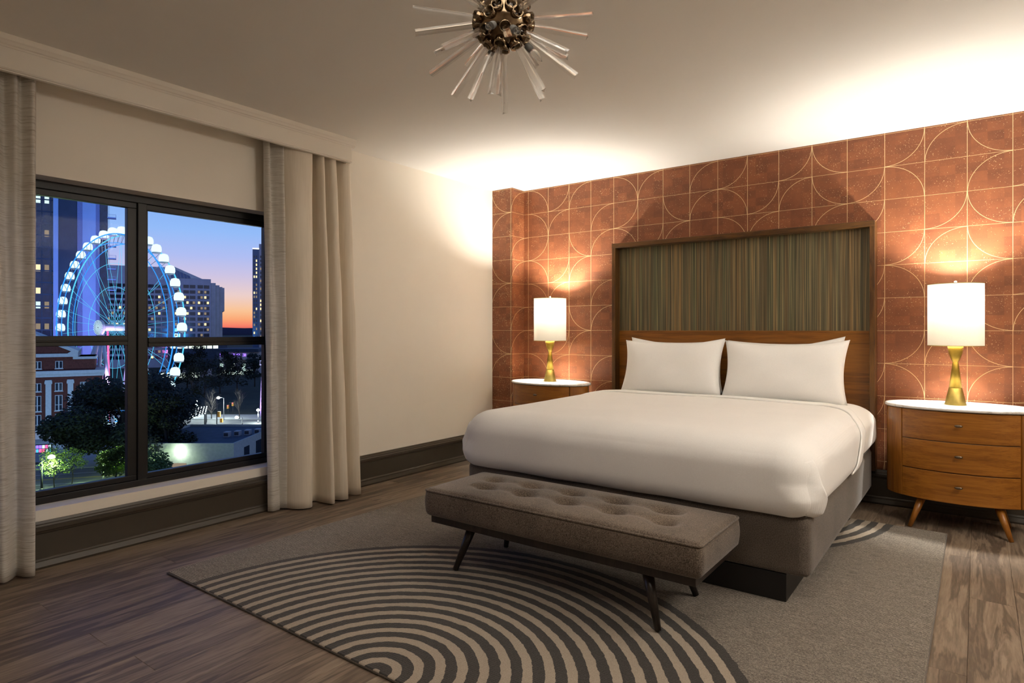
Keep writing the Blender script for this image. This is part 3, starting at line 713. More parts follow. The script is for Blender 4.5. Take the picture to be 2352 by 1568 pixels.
plain('roof_blue', (.045, .060, .085), .8, var=.2, nscale=.6); plain('beige_block', (.42, .42, .36), .9, var=.1, nscale=2); plain('steel_white', (.62, .60, .66), .5, var=.05); plain('post_dark', (.03, .03, .035), .5); plain('post_grey', (.3, .3, .31), .5)
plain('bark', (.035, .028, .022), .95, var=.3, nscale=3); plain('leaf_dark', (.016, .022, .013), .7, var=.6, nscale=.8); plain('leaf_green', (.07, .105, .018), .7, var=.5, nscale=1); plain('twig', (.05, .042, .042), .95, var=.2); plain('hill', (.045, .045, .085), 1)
plain('signal_yellow', (.45, .20, .02), .5); plain('skylight', (.05, .10, .22), .15, spec=.8); plain('purple_lit_shaft', (.36, .26, .5), .6)
emit('win_warm', (1, .74, .40), 1.1); emit('win_dim', (.55, .42, .30), .42); emit('win_cool', (.72, 1, .92), .85); emit('led_white', (.62, .90, 1.0), 1.15); emit('led_blue', (.03, .30, .95), .95); emit('led_cyan', (.10, .62, .95), .9)
emit('led_pink', (1, .10, .30), 1.6); emit('led_violet', (.50, .28, 1), 1.2); emit('lamp_glow', (.90, 1.0, .93), 40); emit('lamp_green', (.72, 1, .62), 14); emit('store_light', (.85, 1, .86), 1.25); emit('neon_violet', (.30, .16, 1), 1.4); emit('bulb_string', (.95, 1, .97), 2.5); emit('roof_light', (1, .95, .8), 2)
ROT = YAW
# ground, roads
def slab(name, mat, pts, z0, z1, label=None):
    return struct(MB().prism([tuple((cw(a, b))[:2]) for a, b in pts], 'z', GZ+z0, GZ+z1).build(name, mat))
slab('ground', 'lawn', [(-6000, -400), (3000, -400), (3000, 6000), (-6000, 6000)], -1.0, 0)
slab('road_far', 'asphalt', [(-150, 152), (40, 152), (40, 177), (-150, 177)], 0, .04)
slab('sidewalk_far', 'pavement', [(-150, 177.5), (40, 177.5), (40, 187), (-150, 187)], 0, .15)
slab('plaza', 'pavement', [(-150, 120), (-62, 120), (-62, 151), (-150, 151)], 0, .05)
slab('road_near', 'asphalt', [(-130, 80), (-55, 104), (-55, 122), (-130, 98)], .05, .09)
slab('sidewalk_near', 'pavement', [(-130, 98.3), (-55, 122.3), (-55, 128), (-130, 104)], .05, .2)
rl = empty('lane_markings', tuple(cw(-90, 100, .1))); tag(rl, 'painted lane lines on the street below the window', 'road marking')
for i, (off, mm_) in enumerate(((0, 'lane_yellow'), (.5, 'lane_yellow'), (-4, 'lane_white'), (4.5, 'lane_white'))):
    a = cw(-125, 90.6+off, .1)-rl.location; b = cw(-60, 111.4+off, .1)-rl.location; w = Vector((-(b-a).y, (b-a).x, 0)).normalized()*.09
    MB().add([tuple(a-w), tuple(b-w), tuple(b+w), tuple(a+w)], [(0, 1, 2, 3)]).build('lane_line', mm_, rl)
xw = empty('crosswalk', tuple(cw(-70, 165, .05))); tag(xw, 'white crosswalk bars on the bright street beyond the low building', 'road marking')
for k in range(10):
    a = cw(-78+k*2.2, 158, .05)-xw.location; b = a+dirf*3; w = dirr*.45; MB().add([tuple(a-w), tuple(a+w), tuple(b+w), tuple(b-w)], [(0, 1, 2, 3)]).build('bar', 'lane_white', xw)
hm = MB(); N = 60; rr = random.Random(3); hs = [24+16*abs(math.sin(i*.23))+rr.uniform(0, 7) for i in range(N+1)]
vs = []
for i in range(N+1):
    X = -4200+i*75; vs += [tuple(cw(X, 3000, 0)), tuple(cw(X, 3000, hs[i])), tuple(cw(X, 3600, 0))]
hm.add(vs, [(i*3, i*3+3, i*3+4, i*3+1) for i in range(N)]+[(i*3+1, i*3+4, i*3+5, i*3+2) for i in range(N)], True); struct(hm.build('hills', 'hill'))
def bld(name, px, D, label, yaw=0.0, cat='building'):
    e = empty(name, tuple(cw(gx(px, D), D, 0)), ROT+yaw)
    e.scale.x = 1/(math.cos(yaw)-(px-1176.0)/FPX*math.sin(yaw)); return tag(e, label, cat)
def wmesh(w, h, mat, nm='window'):
    o = MB().box(-w/2, w/2, -.06, .06, 0, h).build(nm, mat); me = o.data; bpy.data.objects.remove(o); return me

# ---- dark glass tower (left)
D = 250; u = D/FPX
T = bld('apartment_tower', 178, D, 'tall dark apartment tower with balconies behind the ferris wheel', math.radians(31))
def X_(px, p0=178): return (px-p0)*u
TH = 118
MB().box(X_(20), X_(124), 0, 30, 0, TH).build('glass_wing', 'dark_glass', T)
MB().box(X_(124), X_(135), -1.6, 30, 0, TH).build('pale_pier', 'tower_pale', T)
MB().box(X_(135), X_(178), -.4, 30, 0, TH).build('blank_wall', 'tower_dark', T)
MB().box(X_(178), X_(190), -1.2, 30, 0, TH).build('brick_pier', 'tower_brick', T)
MB().box(X_(190), X_(221), -1.0, 30, 0, TH).build('bright_wall', 'tower_pale', T)
MB().box(X_(221), X_(230), -1.2, 30, 0, TH).build('brick_pier', 'tower_brick', T)
MB().box(X_(230), X_(249), .6, 26, 0, TH).build('glass_bay', 'dark_glass', T)
for k in range(26):
    z = 2+k*4.6
    if z < TH-3:
        MB().box(X_(22), X_(123.5), -.18, .05, z, z+.5).build('floor_band', 'tower_dark', T)
for px in (98, 118): MB().box(X_(px)-.12, X_(px)+.12, -.22, .0, 0, TH).build('glass_mullion', 'tower_dark', T)
lit = {465: ('c', 'c'), 618: ('w', 'd'), 670: ('w', ''), 701: ('c', 'd'), 750: ('d', 'd'), 540: ('', 'd')}
wm = {k: wmesh(1.7, 2.6, m_) for k, m_ in (('c', 'win_cool'), ('w', 'win_warm'), ('d', 'win_dim'))}
for py, (a, b) in lit.items():
    for px, c in ((90, a), (109, b)):
        if c: link('window', wm[c], T, (X_(px), -.1, gz(py, D)-1.4))
bal = MB().box(-.2, 3.4, -1.6, 2.4, 0, .35).build('balcony', 'tower_pale', T); rl_ = MB()
for q in range(7): rl_.box(-.1+q*.56, -.04+q*.56, -1.55, -1.49, .35, 1.45)
rl_.box(-.2, 3.4, -1.56, -1.48, 1.42, 1.5); rl_.box(3.32, 3.4, -1.56, 2.4, 1.42, 1.5)
for q in range(6): rl_.box(3.34, 3.39, -1.0+q*.6, -.95+q*.6, .35, 1.45)
rail = rl_.build('railing', 'post_grey', bal)
for i, py in enumerate((494, 528, 561, 590, 615, 640, 665)):
    b2, r2 = (bal, rail) if i == 0 else (bal.copy(), rail.copy())
    if i: COL.objects.link(b2); COL.objects.link(r2); r2.parent = b2
    b2.location = (X_(249), 2.0, gz(py, D))

# ---- concrete hotel block (middle)
D = 420; u = D/FPX
Hh = bld('office_block', 390, D, 'concrete block with rows of lit windows beyond the ferris wheel', math.radians(27)); P0 = 390
X2 = lambda px: (px-P0)*u
MB().box(X2(245), X2(388), 6, 60, 0, gz(612, D)).build('rear_wing', 'concrete', Hh)
MB().box(X2(386), X2(487), 0, 50, 0, gz(638, D)).build('front_wall', 'concrete', Hh)
for i, (a, b, t_, dd) in enumerate(((487, 499, 646, 3), (499, 509, 650, 8), (509, 517, 653, 12))):
    MB().box(X2(a), X2(b), dd, 50, 0, gz(t_, D)).build('side_fin', 'concrete_fin', Hh)
MB().box(X2(517), X2(522), 12, 50, gz(712, D), gz(655, D)).build('side_fin', 'concrete_fin', Hh)
sk = MB().prism([(X2(388), gz(606, D)), (X2(468), gz(638, D)), (X2(388), gz(638, D))], 'y', 3, 40).build('sloped_skylight', 'concrete_fin', Hh)
for k in range(6): MB().prism([(X2(390+k*8), gz(612.5+k*3.3, D)), (X2(396.5+k*8), gz(615+k*3.3, D)), (X2(398+k*8), gz(636.5, D)), (X2(392.5+k*8), gz(636.5, D))], 'y', 2.4, 3.0).build('skylight_pane', 'skylight', sk)
hw = {m_: wmesh(13.2*u, 7.6*u, m_) for m_ in ('win_warm', 'win_dim', 'dark_glass')}
half = {m_: wmesh(5.2*u, 5.5*u, m_, 'pane') for m_ in ('win_warm', 'win_dim')}
rr = random.Random(11)
for r in range(14):
    y = 656.5+r*12.6
    for px, w in ((407.5, 1), (428, 1), (443, 1), (461.5, 1), (476.5, 1)):
        wdw = link('window', hw['dark_glass'], Hh, (X2(px), -.05, gz(y+3.8, D)))
        if r > 0 and rr.random() < .62: link('pane', half[rr.choice(['win_warm', 'win_dim', 'win_dim'])], wdw, (rr.choice((-1, 1))*3.1*u, -.06, .4))
    for px in (258, 274, 290, 346, 362, 378):
        wdw = link('window', hw['dark_glass'], Hh, (X2(px), 5.95, gz(y+3.8, D)))
        if rr.random() < .30: link('pane', half[rr.choice(['win_warm', 'win_dim'])], wdw, (rr.choice((-1, 1))*3.1*u, -.06, .4))
# ---- tower (right)
D = 520; u = D/FPX
R_ = bld('highrise', 595, D, 'slim highrise at the right window edge against the sunset', math.radians(20)); X3 = lambda px: (px-595)*u
MB().box(X3(580), X3(595), 1, 30, 0, gz(571, D)).build('glass_wing', 'skylight', R_); MB().box(X3(595), X3(650), 0, 30, 0, gz(560, D)).build('main_wall', 'concrete', R_)
MB().box(X3(603), X3(650), 2, 28, gz(560, D), gz(552, D)).build('roof_house', 'concrete', R_); MB().box(X3(580), X3(595), .8, 1.6, gz(572, D), gz(569.5, D)).build('roof_lights', 'roof_light', R_)
for m_, pr in (('win_dim', 0), ('dark_glass', 1), ('win_warm', 2)):
    mbw = MB(); rr = random.Random(5)
    for r in range(22):
        for px in (584, 589, 599, 607, 616):
            q = rr.random(); sel = 2 if q < .16 else 0 if q < .45 else 1
            if sel == pr:
                z = gz(592+r*9.2, D); yf = .94 if px < 595 else -.06; mbw.box(X3(px)-1.1*u*1.3, X3(px)+1.1*u*1.3, yf-.1, yf+.05, z, z+5.2*u)
    w_ = mbw.build('window_rows', m_, R_); w_['kind'] = 'stuff'
# ---- ferris wheel
D = 168; R0 = 222/FPX*D; th = math.radians(-25.7)
fw = empty('ferris_wheel', tuple(cw(gx(269, D), D, 0)), ROT+th); tag(fw, 'large white ferris wheel lit in blue with glowing gondolas and rim', 'ferris wheel')
HZ = gz(752, D)
def circ(r, y, n=120): return [(r*math.cos(2*PI*k/n), y, HZ+r*math.sin(2*PI*k/n)) for k in range(n)]
for y in (-1.5, 1.5):
    MB().tube(circ(R0-1.0, y), .16, 6, closed=True).build('rim', 'led_blue' if y < 0 else 'led_cyan', fw)
    MB().tube(circ(R0-3.4, y), .10, 6, closed=True).build('rim', 'led_blue', fw)
tr = MB()
for k in range(84):
    a = 2*PI*k/84
    for y in (-1.5, 1.5): tr.tube([((R0-1)*math.cos(a), y, HZ+(R0-1)*math.sin(a)), ((R0-3.4)*math.cos(a+PI/84), y, HZ+(R0-3.4)*math.sin(a+PI/84))], .06, 4)
tr.build('rim_truss', 'steel_white', fw)
gm = MB().lathe([(.35, -1.15), (1.02, -1.0), (1.18, -.3), (1.12, .45), (.85, 1.0), (.3, 1.2)], 14).build('gondola', 'led_white', fw)
gf = MB().lathe([(.30, -1.22), (.98, -1.08), (1.10, -.88), (1.09, -.86), (.3, -.86)], 14).build('gondola_floor', 'steel_white', gm)
for k in range(42):
    a = 2*PI*k/42; p = ((R0-.1)*math.cos(a), 0, HZ+(R0-.1)*math.sin(a))
    g, f_ = (gm, gf) if k == 0 else (gm.copy(), gf.copy())
    if k: COL.objects.link(g); COL.objects.link(f_); f_.parent = g
    g.location = p
sp_ = MB().tube([(0, 0, .8), (0, 0, R0-3.4)], .035, 4).build('spoke', 'led_cyan', fw)
for k in range(42):
    a = 2*PI*k/42; s_ = sp_ if k == 0 else sp_.copy()
    if k: COL.objects.link(s_)
    s_.location = (0, -1.2 if k % 2 else 1.2, HZ); s_.rotation_euler = (0, a, 0)
for r in (R0*.42, R0*.66): MB().tube(circ(r, -1.0), .05, 4, closed=True).build('light_ring', 'led_cyan', fw)
AX = 4.9
MB().tube([(0, -AX, HZ), (0, AX, HZ)], .9, 20).build('axle', 'steel_white', fw)
for s in (-1, 1):
    hd_ = MB().lathe([(.4, 0), (1.95, .1), (2.05, .35), (2.05, .6)], 32, Matrix.Translation((0, s*(AX+.0), HZ)) @ Matrix.Rotation(s*-PI/2, 4, 'X') @ Matrix.Diagonal((1, 1, -1, 1))).build('hub_disc', 'steel_white', fw)
    dots = MB()
    for rg in range(1, 6):
        for q in range(24): dots.lathe([(.02, 0), (.07+.012*rg, 0), (.02, .02)], 5, Matrix.Translation((rg*.36*math.cos(q*PI/12+rg*.1), s*(AX+.12), HZ+rg*.36*math.sin(q*PI/12+rg*.1))) @ Matrix.Rotation(PI/2, 4, 'X'))
    dd_ = dots.build('hub_lights', 'led_white' if s < 0 else 'led_pink', hd_); dd_['kind'] = 'stuff'
    for lx, dy in ((-9.5, 2), (-4, 3.2), (4, 3.2), (9.5, 2)):
        MB().tube([(0, s*(AX-.9), HZ), (lx, s*(AX+dy), .1)], [.42, .55], 10).build('support_leg', 'steel_white', fw)
MB().tube([(0, -2.5, HZ-1), (2.2, -3.2, 1)], .22, 8).build('light_column', 'led_pink', fw); MB().tube([(0, 2.5, HZ-1), (-1.0, 3.2, 1)], .16, 8).build('light_column', 'led_violet', fw)
def aim(o, tgt): o.rotation_euler = (Vector(tgt)-o.location).to_track_quat('-Z', 'Y').to_euler()
sl_ = light('wheel_flood', 'SPOT', tuple(cw(gx(300, 176), 178, 20)), 430000, (.05, .30, 1.0), 1.0, spot_size=math.radians(66), spot_blend=.9); aim(sl_, cw(gx(165, 250), 250, 52))
sl2 = light('wheel_flood', 'SPOT', tuple(cw(gx(262, 158), 156, 6)), 60000, (.62, .42, 1.0), 1.0, spot_size=math.radians(80), spot_blend=.8); aim(sl2, cw(gx(262, 168), 170, 20))
sl3 = light('wheel_flood', 'SPOT', tuple(cw(gx(250, 200), 205, 3)), 45000, (.85, .16, .75), 1.0, spot_size=math.radians(70), spot_blend=.9); aim(sl3, cw(gx(225, 250), 250, 32))
# ---- brick hall with white columns
D = 152; u = D/FPX
Bk = bld('brick_hall', 237, D, 'red brick hall with white pilasters, cornice and pediment', math.radians(32))
MB().box(-24, -.3, 0, 16, 0, 15.0).build('brick_wall', 'brick_red', Bk); MB().box(-24.5, .35, -.75, 16.5, 15.0, 15.7).build('cornice', 'stone_white', Bk); MB().box(-24.3, .15, -.45, 16.3, 14.3, 15.0).build('frieze', 'stone_white', Bk)
dn = MB()
for k in range(60): dn.box(-24+k*.4, -23.8+k*.4, -.62, -.4, 14.72, 15.0)
d_ = dn.build('dentils', 'stone_white', Bk); d_['kind'] = 'stuff'
MB().box(-24, -2.0, .8, 15, 15.7, 18.9).build('attic_wall', 'brick_red', Bk); MB().box(-7.2, -1.7, .6, 15.2, 18.3, 18.9).build('parapet_cap', 'stone_white', Bk); MB().box(-24.4, -6.0, .1, 15.4, 18.9, 19.7).build('upper_cornice', 'stone_white', Bk)
MB().prism([(-28, 19.7), (-6.6, 19.7), (-17.3, 24.2)], 'y', .6, 15).build('gable', 'brick_red', Bk)
MB().prism([(-6.0, 19.7), (-5.8, 20.3), (-17.3, 25.0), (-17.3, 24.2), (-7.6, 20.2), (-8.5, 19.7)], 'y', .05, 15.2).build('raking_cornice', 'stone_white', Bk)
MB().prism([(-28, 19.7), (-17.3, 24.2), (-17.3, 25.0), (-28.6, 20.4)], 'y', .05, 15.2).build('raking_cornice', 'stone_white', Bk)
MB().box(-24, -.3, -.3, 0, 0, 1.5).build('stone_base', 'concrete', Bk)
def hall_window(x, z, w, h):
    f = MB().box(-w/2, w/2, -.16, .02, 0, h).build('window', 'stone_white', Bk); f.location = (x, 0 if z < 15 else .8, z)
    hh = [(.12, h*.36), (h*.36+.12, h-.12)] if h > 2.5 else [(.12, h-.12)]
    for (a, b) in hh:
        for s in (-1, 1): MB().box(s*w*.25-w*.17, s*w*.25+w*.17, -.19, -.12, a, b).build('pane', 'dark_glass', f)
    MB().box(-w/2-.15, w/2+.15, -.28, .0, -.18, 0).build('sill', 'stone_white', f)
for x in (-4.6, -10.4, -15.2, -19.8):
    hall_window(x, 11.0, 1.75, 1.9); hall_window(x, 6.4, 1.75, 3.6); hall_window(x, 1.9, 1.75, 3.7)
for x in (-10.4, -15.2, -19.8): hall_window(x, 16.2, 1.7, 1.75)
for x in (-7.7, -12.7, -17.4):
    p = MB().box(-.65, .65, -.55, 0, 0, 11.2).build('pilaster', 'stone_white', Bk); p.location = (x, 0, 1.5)
    MB().box(-.85, .85, -.75, 0, 11.2, 11.8).box(-.75, .75, -.65, 0, 11.8, 12.1).build('capital', 'stone_white', p); MB().box(-.8, .8, -.7, 0, -.01, .5).build('plinth_block', 'stone_white', p)
light('hall_flood', 'SPOT', tuple(cw(gx(150, 128), 126, 9)), 9000, (.40, .68, 1.0), .5, spot_size=math.radians(110), spot_blend=.8).rotation_euler = (Vector(cw(gx(130, 152), 152, 10))-cw(gx(150, 128), 126, 9)).to_track_quat('-Z', 'Y').to_euler()
# ---- low beige building with flat roof
D = 110; u = D/FPX
Lb = bld('flat_roof_building', 537, D, 'low beige flat roofed building with a wall light under the window', 0)
hb_ = gz(1019, D)
MB().box(-19, 0, 0, 22, 0, hb_-.4).build('block_wall', 'beige_block', Lb); MB().box(-18.7, -.3, .3, 21.7, hb_-.4, hb_-.3).build('roof_deck', 'roof_blue', Lb)
par = MB().box(-19, 0, 0, .3, hb_-.4, hb_+.1).box(-19, 0, 21.7, 22, hb_-.4, hb_+.1).box(-19, -18.7, .3, 21.7, hb_-.4, hb_+.1).box(-.3, 0, .3, 21.7, hb_-.4, hb_+.1).build('parapet', 'beige_block', Lb)
for i in range(5):
    a = MB().box(-.5, .5, -.6, .6, 0, 1.0).build('roof_vent', 'post_grey', Lb, .05); a.location = (-5.2+i*1.45, 9+i*1.2, hb_-.3); MB().box(-.4, .4, -.64, -.6, .2, .8).build('louvre', 'post_dark', a)
MB().box(-15.5, -12.0, -.08, .0, 0, 2.0).build('garage_door', 'concrete_fin', Lb); MB().box(-10.8, -8.3, -.08, .0, .4, 2.0).build('window', 'win_dim', Lb)
MB().box(0, .08, 4.2, 6.4, 1.0, 4.0).build('window', 'dark_glass', Lb); MB().box(0, .08, 9.5, 13, 1.0, 4.2).build('window', 'dark_glass', Lb)
MB().prism([(2.0, 0), (13, 0), (13, 2.6), (7, 3.1), (2.0, 1.6)], 'y', -1, 6).build('annex', 'beige_block', Lb)
wlx, wlz = -9.3, hb_-1.2
fx_ = MB().box(wlx-.3, wlx+.3, -.4, 0, wlz, wlz+.25).build('wall_light', 'lamp_glow', Lb)
light('wall_lamp', 'POINT', (wlx, -1.3, wlz-.3), 260, (.80, 1.0, .86), .2, Lb)
# ---- street lamps
def street_lamp(px, ytop, ybase, label, arm=1, glow='lamp_glow', power=1500, col=(.86, 1, .92), mat='post_grey', r=.09, hs_=.42):
    D = HCAM*FPX/(ybase-HOR); h = (ybase-ytop)/FPX*D
    e = empty('street_lamp', tuple(cw(gx(px, D), D, .15)), ROT); tag(e, label, 'street lamp', 'street lamps outside')
    MB().tube([(0, 0, 0), (0, 0, h*.5), (0, 0, h)], [r*1.4, r, r*.8], 8).build('post', mat, e); MB().lathe([(r*2.2, 0), (r*2, .3), (r*1.2, .5)], 10).build('foot', mat, e)
    if arm: MB().tube([(0, 0, h-.1), (arm*.6, 0, h+.15), (arm*1.5, 0, h+.1)], .05, 6).build('arm', mat, e)
    x = arm*1.5
    MB().lathe([(.1, h-.25), (hs_, h-.1), (hs_*.9, h+.2), (.1, h+.4)], 12, Matrix.Translation((x, 0, 0))).build('lantern', glow, e)
    if power: light('lamp_light', 'POINT', (x, -.2, h-.9), power, col, .3, e)
street_lamp(514, 915, 966, 'tall street lamp with a short arm beyond the bright road', -1, power=4200)
street_lamp(401, 925, 962, 'glaring street lamp at the right edge of the big tree', 0, power=2200)
street_lamp(450, 923, 956, 'street lamp beside the string lights', 0, power=1600)
street_lamp(450, 932, 958, 'lower lantern post just in front of the one by the string lights', 0, power=0)
street_lamp(593, 943, 971, 'street lamp at the foot of the purple tower', 0, power=2200)
street_lamp(557, 960, 985, 'low lamp above the flat roof building', -1, power=1500, mat='post_dark')
street_lamp(237, 1050, 1118, 'double armed green lit street lamp in front of the big tree', 1, 'lamp_green', 4500, (.62, 1, .35), 'post_grey', .11, .2)
street_lamp(96, 1052, 1130, 'street lamp with bright green glow beside the left curtain', 1, 'lamp_green', 3500, (.66, 1, .5), 'post_dark', .13, .5)
for px, y0, y1 in ((498, 917, 984), (470, 940, 985)):
    D = HCAM*FPX/(y1-HOR); e = empty('signal_pole', tuple(cw(gx(px, D), D, 0)), ROT); tag(e, 'dark signal pole with yellow traffic light by the road' if px == 498 else 'thin dark pole left of the traffic signal pole', 'pole')
    h = (y1-y0)/FPX*D; MB().tube([(0, 0, 0), (0, 0, h)], .13, 8).build('post', 'post_dark', e)
    if px == 498: MB().box(.3, .9, -.3, .3, 3.0, 4.4).box(.9, 1.5, -.3, .3, 1.6, 2.6).build('signal_head', 'signal_yellow', e)
for i, px in enumerate((524, 535)):
    D = 190; e = empty('traffic_signal', tuple(cw(gx(px, D), D, 0)), ROT); tag(e, 'yellow traffic signal with red light, %s of the pair by the park' % ('left' if i == 0 else 'right'), 'traffic light')
    h = gz(938-i*6, D); MB().tube([(0, 0, 0), (0, 0, h)], .09, 8).build('post', 'post_dark', e); MB().box(-.25, .25, -.3, .3, h, h+1.1).build('signal_head', 'signal_yellow', e)
    MB().lathe([(.02, 0), (.16, .02), (.02, .05)], 8, Matrix.Translation((0, -.31, h+.85)) @ Matrix.Rotation(PI/2, 4, 'X')).build('red_light', 'led_pink', e)
# festoon lights over the plaza
for r in range(5):
    D = 158+r*3.5; e = empty('string_lights', tuple(cw(gx(438, D), D, 4.2)), ROT); tag(e, 'string of white bulbs over the plaza beside the tree, %s row from the road' % ('first', 'second', 'third', 'fourth', 'fifth')[r], 'string lights', 'string lights')
    x0, x1 = -3.4+r*.15, 3.6+r*.2; w_ = MB(); b_ = MB()
    pts = [(x0+(x1-x0)*i/10, 0, .25*((i-5)/5)**2) for i in range(11)]; w_.tube(pts, .02, 4).build('cable', 'post_dark', e)
    for p in pts: b_.lathe([(.02, -.32), (.13, -.22), (.15, -.12), (.05, 0)], 6, Matrix.Translation(p))
    b2_ = b_.build('bulbs', 'bulb_string', e)
    for xx in (x0, x1): MB().tube([(xx, 0, -4.2), (xx, 0, .25)], .05, 6).build('mast', 'post_dark', e)
# purple lit tower
D = 184; e = bld('light_tower', 607, D, 'tapered purple lit column tower at the right window edge', 0, 'tower'); h = gz(838, D)
MB().lathe([(1.25, 0), (1.2, h*.2), (.75, h*.9), (.7, h)], 24).build('shaft', 'purple_lit_shaft', e); MB().lathe([(1.3, h), (1.3, h+.25)], 20).build('platform', 'steel_white', e)  # the shaft's purple lighting is also put into its base colour
rg = MB()
for q in range(8): rg.tube([(1.25*math.cos(q*PI/4), 1.25*math.sin(q*PI/4), h+.2), (1.25*math.cos(q*PI/4), 1.25*math.sin(q*PI/4), h+1.3)], .06, 5)
rg.tube([(1.25*math.cos(q*PI/8), 1.25*math.sin(q*PI/8), h+1.3) for q in range(16)], .07, 5, closed=True); rg.build('railing', 'steel_white', e)
light('tower_uplight', 'SPOT', tuple(cw(gx(600, 176), 174, .8)), 12000, (.62, .35, 1), .4, spot_size=math.radians(75), spot_blend=.6).rotation_euler = (Vector(cw(gx(607, 184), 184, 8))-cw(gx(600, 176), 174, .8)).to_track_quat('-Z', 'Y').to_euler()
# park pavilion with shopfronts, mall strip
D = 355; u = D/FPX; Pv = bld('park_pavilion', 500, D, 'long low glazed pavilion with violet signs beyond the park', 0); X5 = lambda px: (px-500)*u
MB().box(X5(498), X5(640), 3, 30, 0, gz(812, D)).build('ground_storey', 'concrete', Pv); MB().box(X5(506), X5(640), 0, 30, gz(826, D), gz(808, D)).build('upper_storey', 'concrete_fin', Pv); MB().box(X5(480), X5(596), -2, 30, gz(808, D), gz(801, D)).build('roof_slab', 'roof_blue', Pv)
for i, px in enumerate((509, 523, 535, 547, 561)): MB().box(X5(px)-.9, X5(px)+1.0, -.25, 0, gz(818, D), gz(812, D)).build('violet_sign', 'neon_violet', Pv)
for i in range(9): MB().box(X5(500+i*8.6), X5(507+i*8.6), 2.8, 3, gz(862, D), gz(850 if i % 3 else 835, D)).build('shop_window', 'store_light' if i % 2 else 'win_cool', Pv)
D = 330; u = D/FPX; Sv = bld('shop_row', 405, D, 'low row of brightly lit shopfronts behind the ferris wheel rim', 0)
MB().box(-9, 13, 0, 12, 0, 4.2).build('shop_wall', 'concrete', Sv)
for i in range(7): MB().box(-8.5+i*3.05, -6.1+i*3.05, -.15, 0, .3, 2.8).build('shop_window', 'store_light', Sv)
D = 400; Gb = bld('glass_hall', 430, D, 'glass fronted hall with bright ceiling lights below the concrete block', 0); u = D/FPX
MB().box(-22*u*2, 42*u*1.6, 0, 15, 0, gz(790, D)).build('hall_wall', 'roof_blue', Gb)
for i in range(8): MB().box((-38+i*14)*u, (-27+i*14)*u, -.15, 0, gz(800, D), gz(793, D)).build('lit_bay', 'store_light', Gb)
# marquee sign
e = bld('marquee_sign', 92, 118, 'multicoloured glowing marquee sign at the left curtain', math.radians(20), 'sign')
MB().box(-3.2, 2.3, -.2, .2, 2.2, 3.8).build('sign_box', 'post_dark', e)
rr = random.Random(2)
for i in range(18):
    x = -3.0+(i % 9)*.58; z = 2.35+(i//9)*.72; MB().box(x, x+.48, -.26, -.2, z, z+.6).build('lit_tile', rr.choice(['led_white', 'led_cyan', 'led_pink', 'neon_violet', 'led_white']), e)
for x in (-2.6, 1.7): MB().tube([(x, 0, 0), (x, 0, 2.3)], .09, 8).build('post', 'post_dark', e)
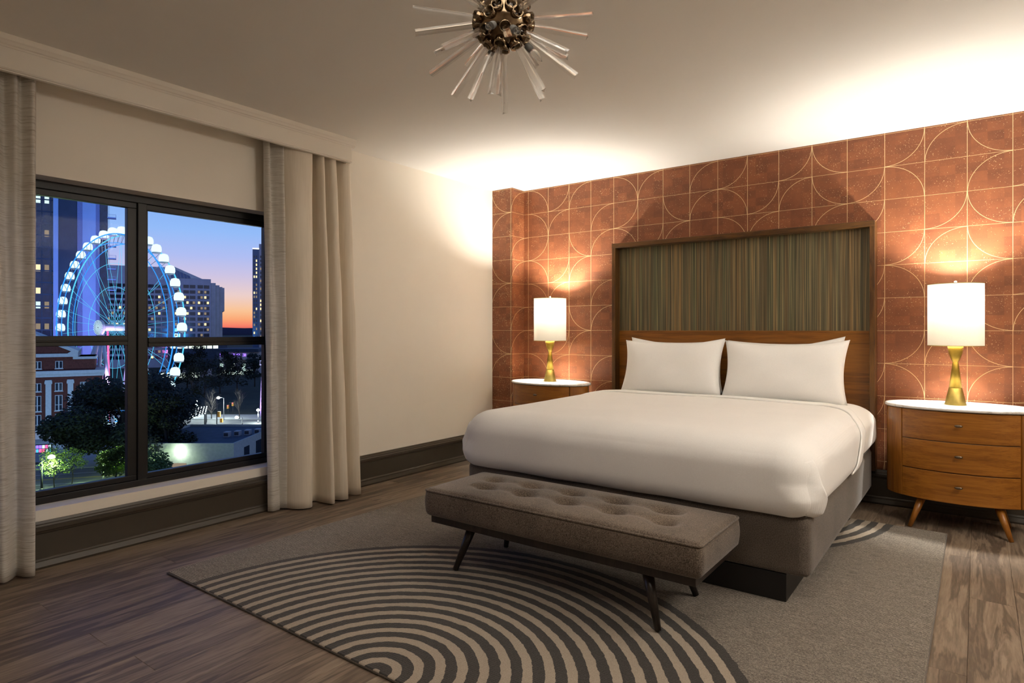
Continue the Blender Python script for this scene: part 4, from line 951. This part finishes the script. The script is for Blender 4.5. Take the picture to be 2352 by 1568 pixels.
# ---- trees
def tree(name, px, D, h, cr, label, n=9000, leaf='leaf_dark', ls=.32, seed=0, trunk_r=.4, flat=.75, low=.22, bare=False, group=None, dx=0):
    rnd = random.Random(seed); e = empty(name, tuple(cw(gx(px, D)+dx, D, 0)), rnd.uniform(0, 6)); tag(e, label, 'tree', group)
    tk = MB(); tk.tube([(0, 0, 0), (rnd.uniform(-.2, .2), 0, h*.25), (rnd.uniform(-.5, .5), rnd.uniform(-.5, .5), h*.6)], [trunk_r, trunk_r*.8, trunk_r*.4], 8)
    lobes = []
    for k in range(16 if not bare else 22):
        a = rnd.uniform(0, 2*PI); zz = h*(low+(1-low)*rnd.random()); rad = cr*math.sqrt(max(.05, 1-((zz/h-.52)/.52)**2))*rnd.uniform(.25, .8)
        c = Vector((rad*math.cos(a), rad*math.sin(a), zz)); lobes.append((c, cr*rnd.uniform(.28, .45)))
        st = Vector((0, 0, h*min(.55, max(.2, zz/h-.25)))); mid = st.lerp(c, .5)+Vector((0, 0, h*.03)); tk.tube([st, mid, c], [trunk_r*.35, trunk_r*.2, trunk_r*.08], 5)
        if bare:
            for q in range(6):
                d2 = c+Vector((rnd.gauss(0, cr*.25), rnd.gauss(0, cr*.25), rnd.uniform(0, cr*.5))); tk.tube([mid.lerp(c, rnd.random()), d2], [trunk_r*.09, trunk_r*.04], 4)
    tk.build('trunk', 'bark' if not bare else 'twig', e)
    if n:
        vs = []; fs = []
        for i in range(n):
            c, r = rnd.choice(lobes); d = Vector((rnd.gauss(0, 1), rnd.gauss(0, 1), rnd.gauss(0, flat))).normalized()*r*rnd.uniform(.55, 1.08)
            p = c+Vector((d.x, d.y, d.z*flat)); 
            if p.z < h*.1: p.z = h*.1+rnd.random()
            a = Vector((rnd.gauss(0, 1), rnd.gauss(0, 1), rnd.gauss(0, .6))).normalized()*ls; b = a.orthogonal().normalized()*ls*.55; o = len(vs)
            vs += [tuple(p-a), tuple(p+b), tuple(p+a), tuple(p-b)]; fs.append((o, o+1, o+2, o+3))
        f = MB().add(vs, fs, False); fo = f.build('foliage', leaf, e, fix=False); fo['kind'] = 'stuff'
    return e
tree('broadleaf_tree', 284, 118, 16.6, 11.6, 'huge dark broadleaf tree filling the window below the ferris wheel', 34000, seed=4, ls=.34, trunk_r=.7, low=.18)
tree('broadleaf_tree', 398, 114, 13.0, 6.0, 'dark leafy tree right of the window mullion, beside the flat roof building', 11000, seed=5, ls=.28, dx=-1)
tree('broadleaf_tree', 268, 100, 6.4, 3.6, 'small bright green tree beside the green lit street lamp', 5000, 'leaf_green', seed=6, ls=.22, trunk_r=.2, low=.4)
tree('broadleaf_tree', 350, 99, 6.0, 3.0, 'small green tree at the foot of the window mullion', 4000, 'leaf_green', seed=16, ls=.22, trunk_r=.2, low=.3)
tree('young_tree', 125, 100, 7.0, 2.8, 'thin young tree with sparse leaves beside the left curtain', 1500, 'leaf_green', seed=7, ls=.14, trunk_r=.09, low=.35)
tree('young_tree', 165, 103, 6.0, 2.4, 'thin young tree with sparse leaves left of the green lamp', 1100, 'leaf_green', seed=8, ls=.14, trunk_r=.08, low=.35)
PT = [(440, 215, 12, 5.5, 6), (470, 235, 15, 6.5, 6), (505, 250, 14, 6, 6), (455, 300, 17, 7, 9), (545, 260, 15, 5.5, 6), (585, 280, 18, 5, 9), (430, 270, 14, 6, 9), (525, 330, 14, 6, 9)]
for i, (px, D, h, cr, kn) in enumerate(PT):
    tree('park_tree', px, D, h, cr, ['bushy park tree nearest the big tree', 'bare branched park tree above the string lights', 'bare park tree above the traffic signals', 'tall leafy tree below the concrete block', 'bare park tree left of the purple tower',
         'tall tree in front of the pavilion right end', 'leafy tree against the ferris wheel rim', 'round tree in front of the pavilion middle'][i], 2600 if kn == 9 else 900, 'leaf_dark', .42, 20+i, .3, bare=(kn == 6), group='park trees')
for i, px in enumerate((486, 550)):
    tree('bare_street_tree', px, 178, 8, 2.6, 'bare street tree on the sidewalk %s' % ('left of the signal pole' if i == 0 else 'left of the purple tower'), 0, seed=40+i, trunk_r=.16, bare=True, low=.3)
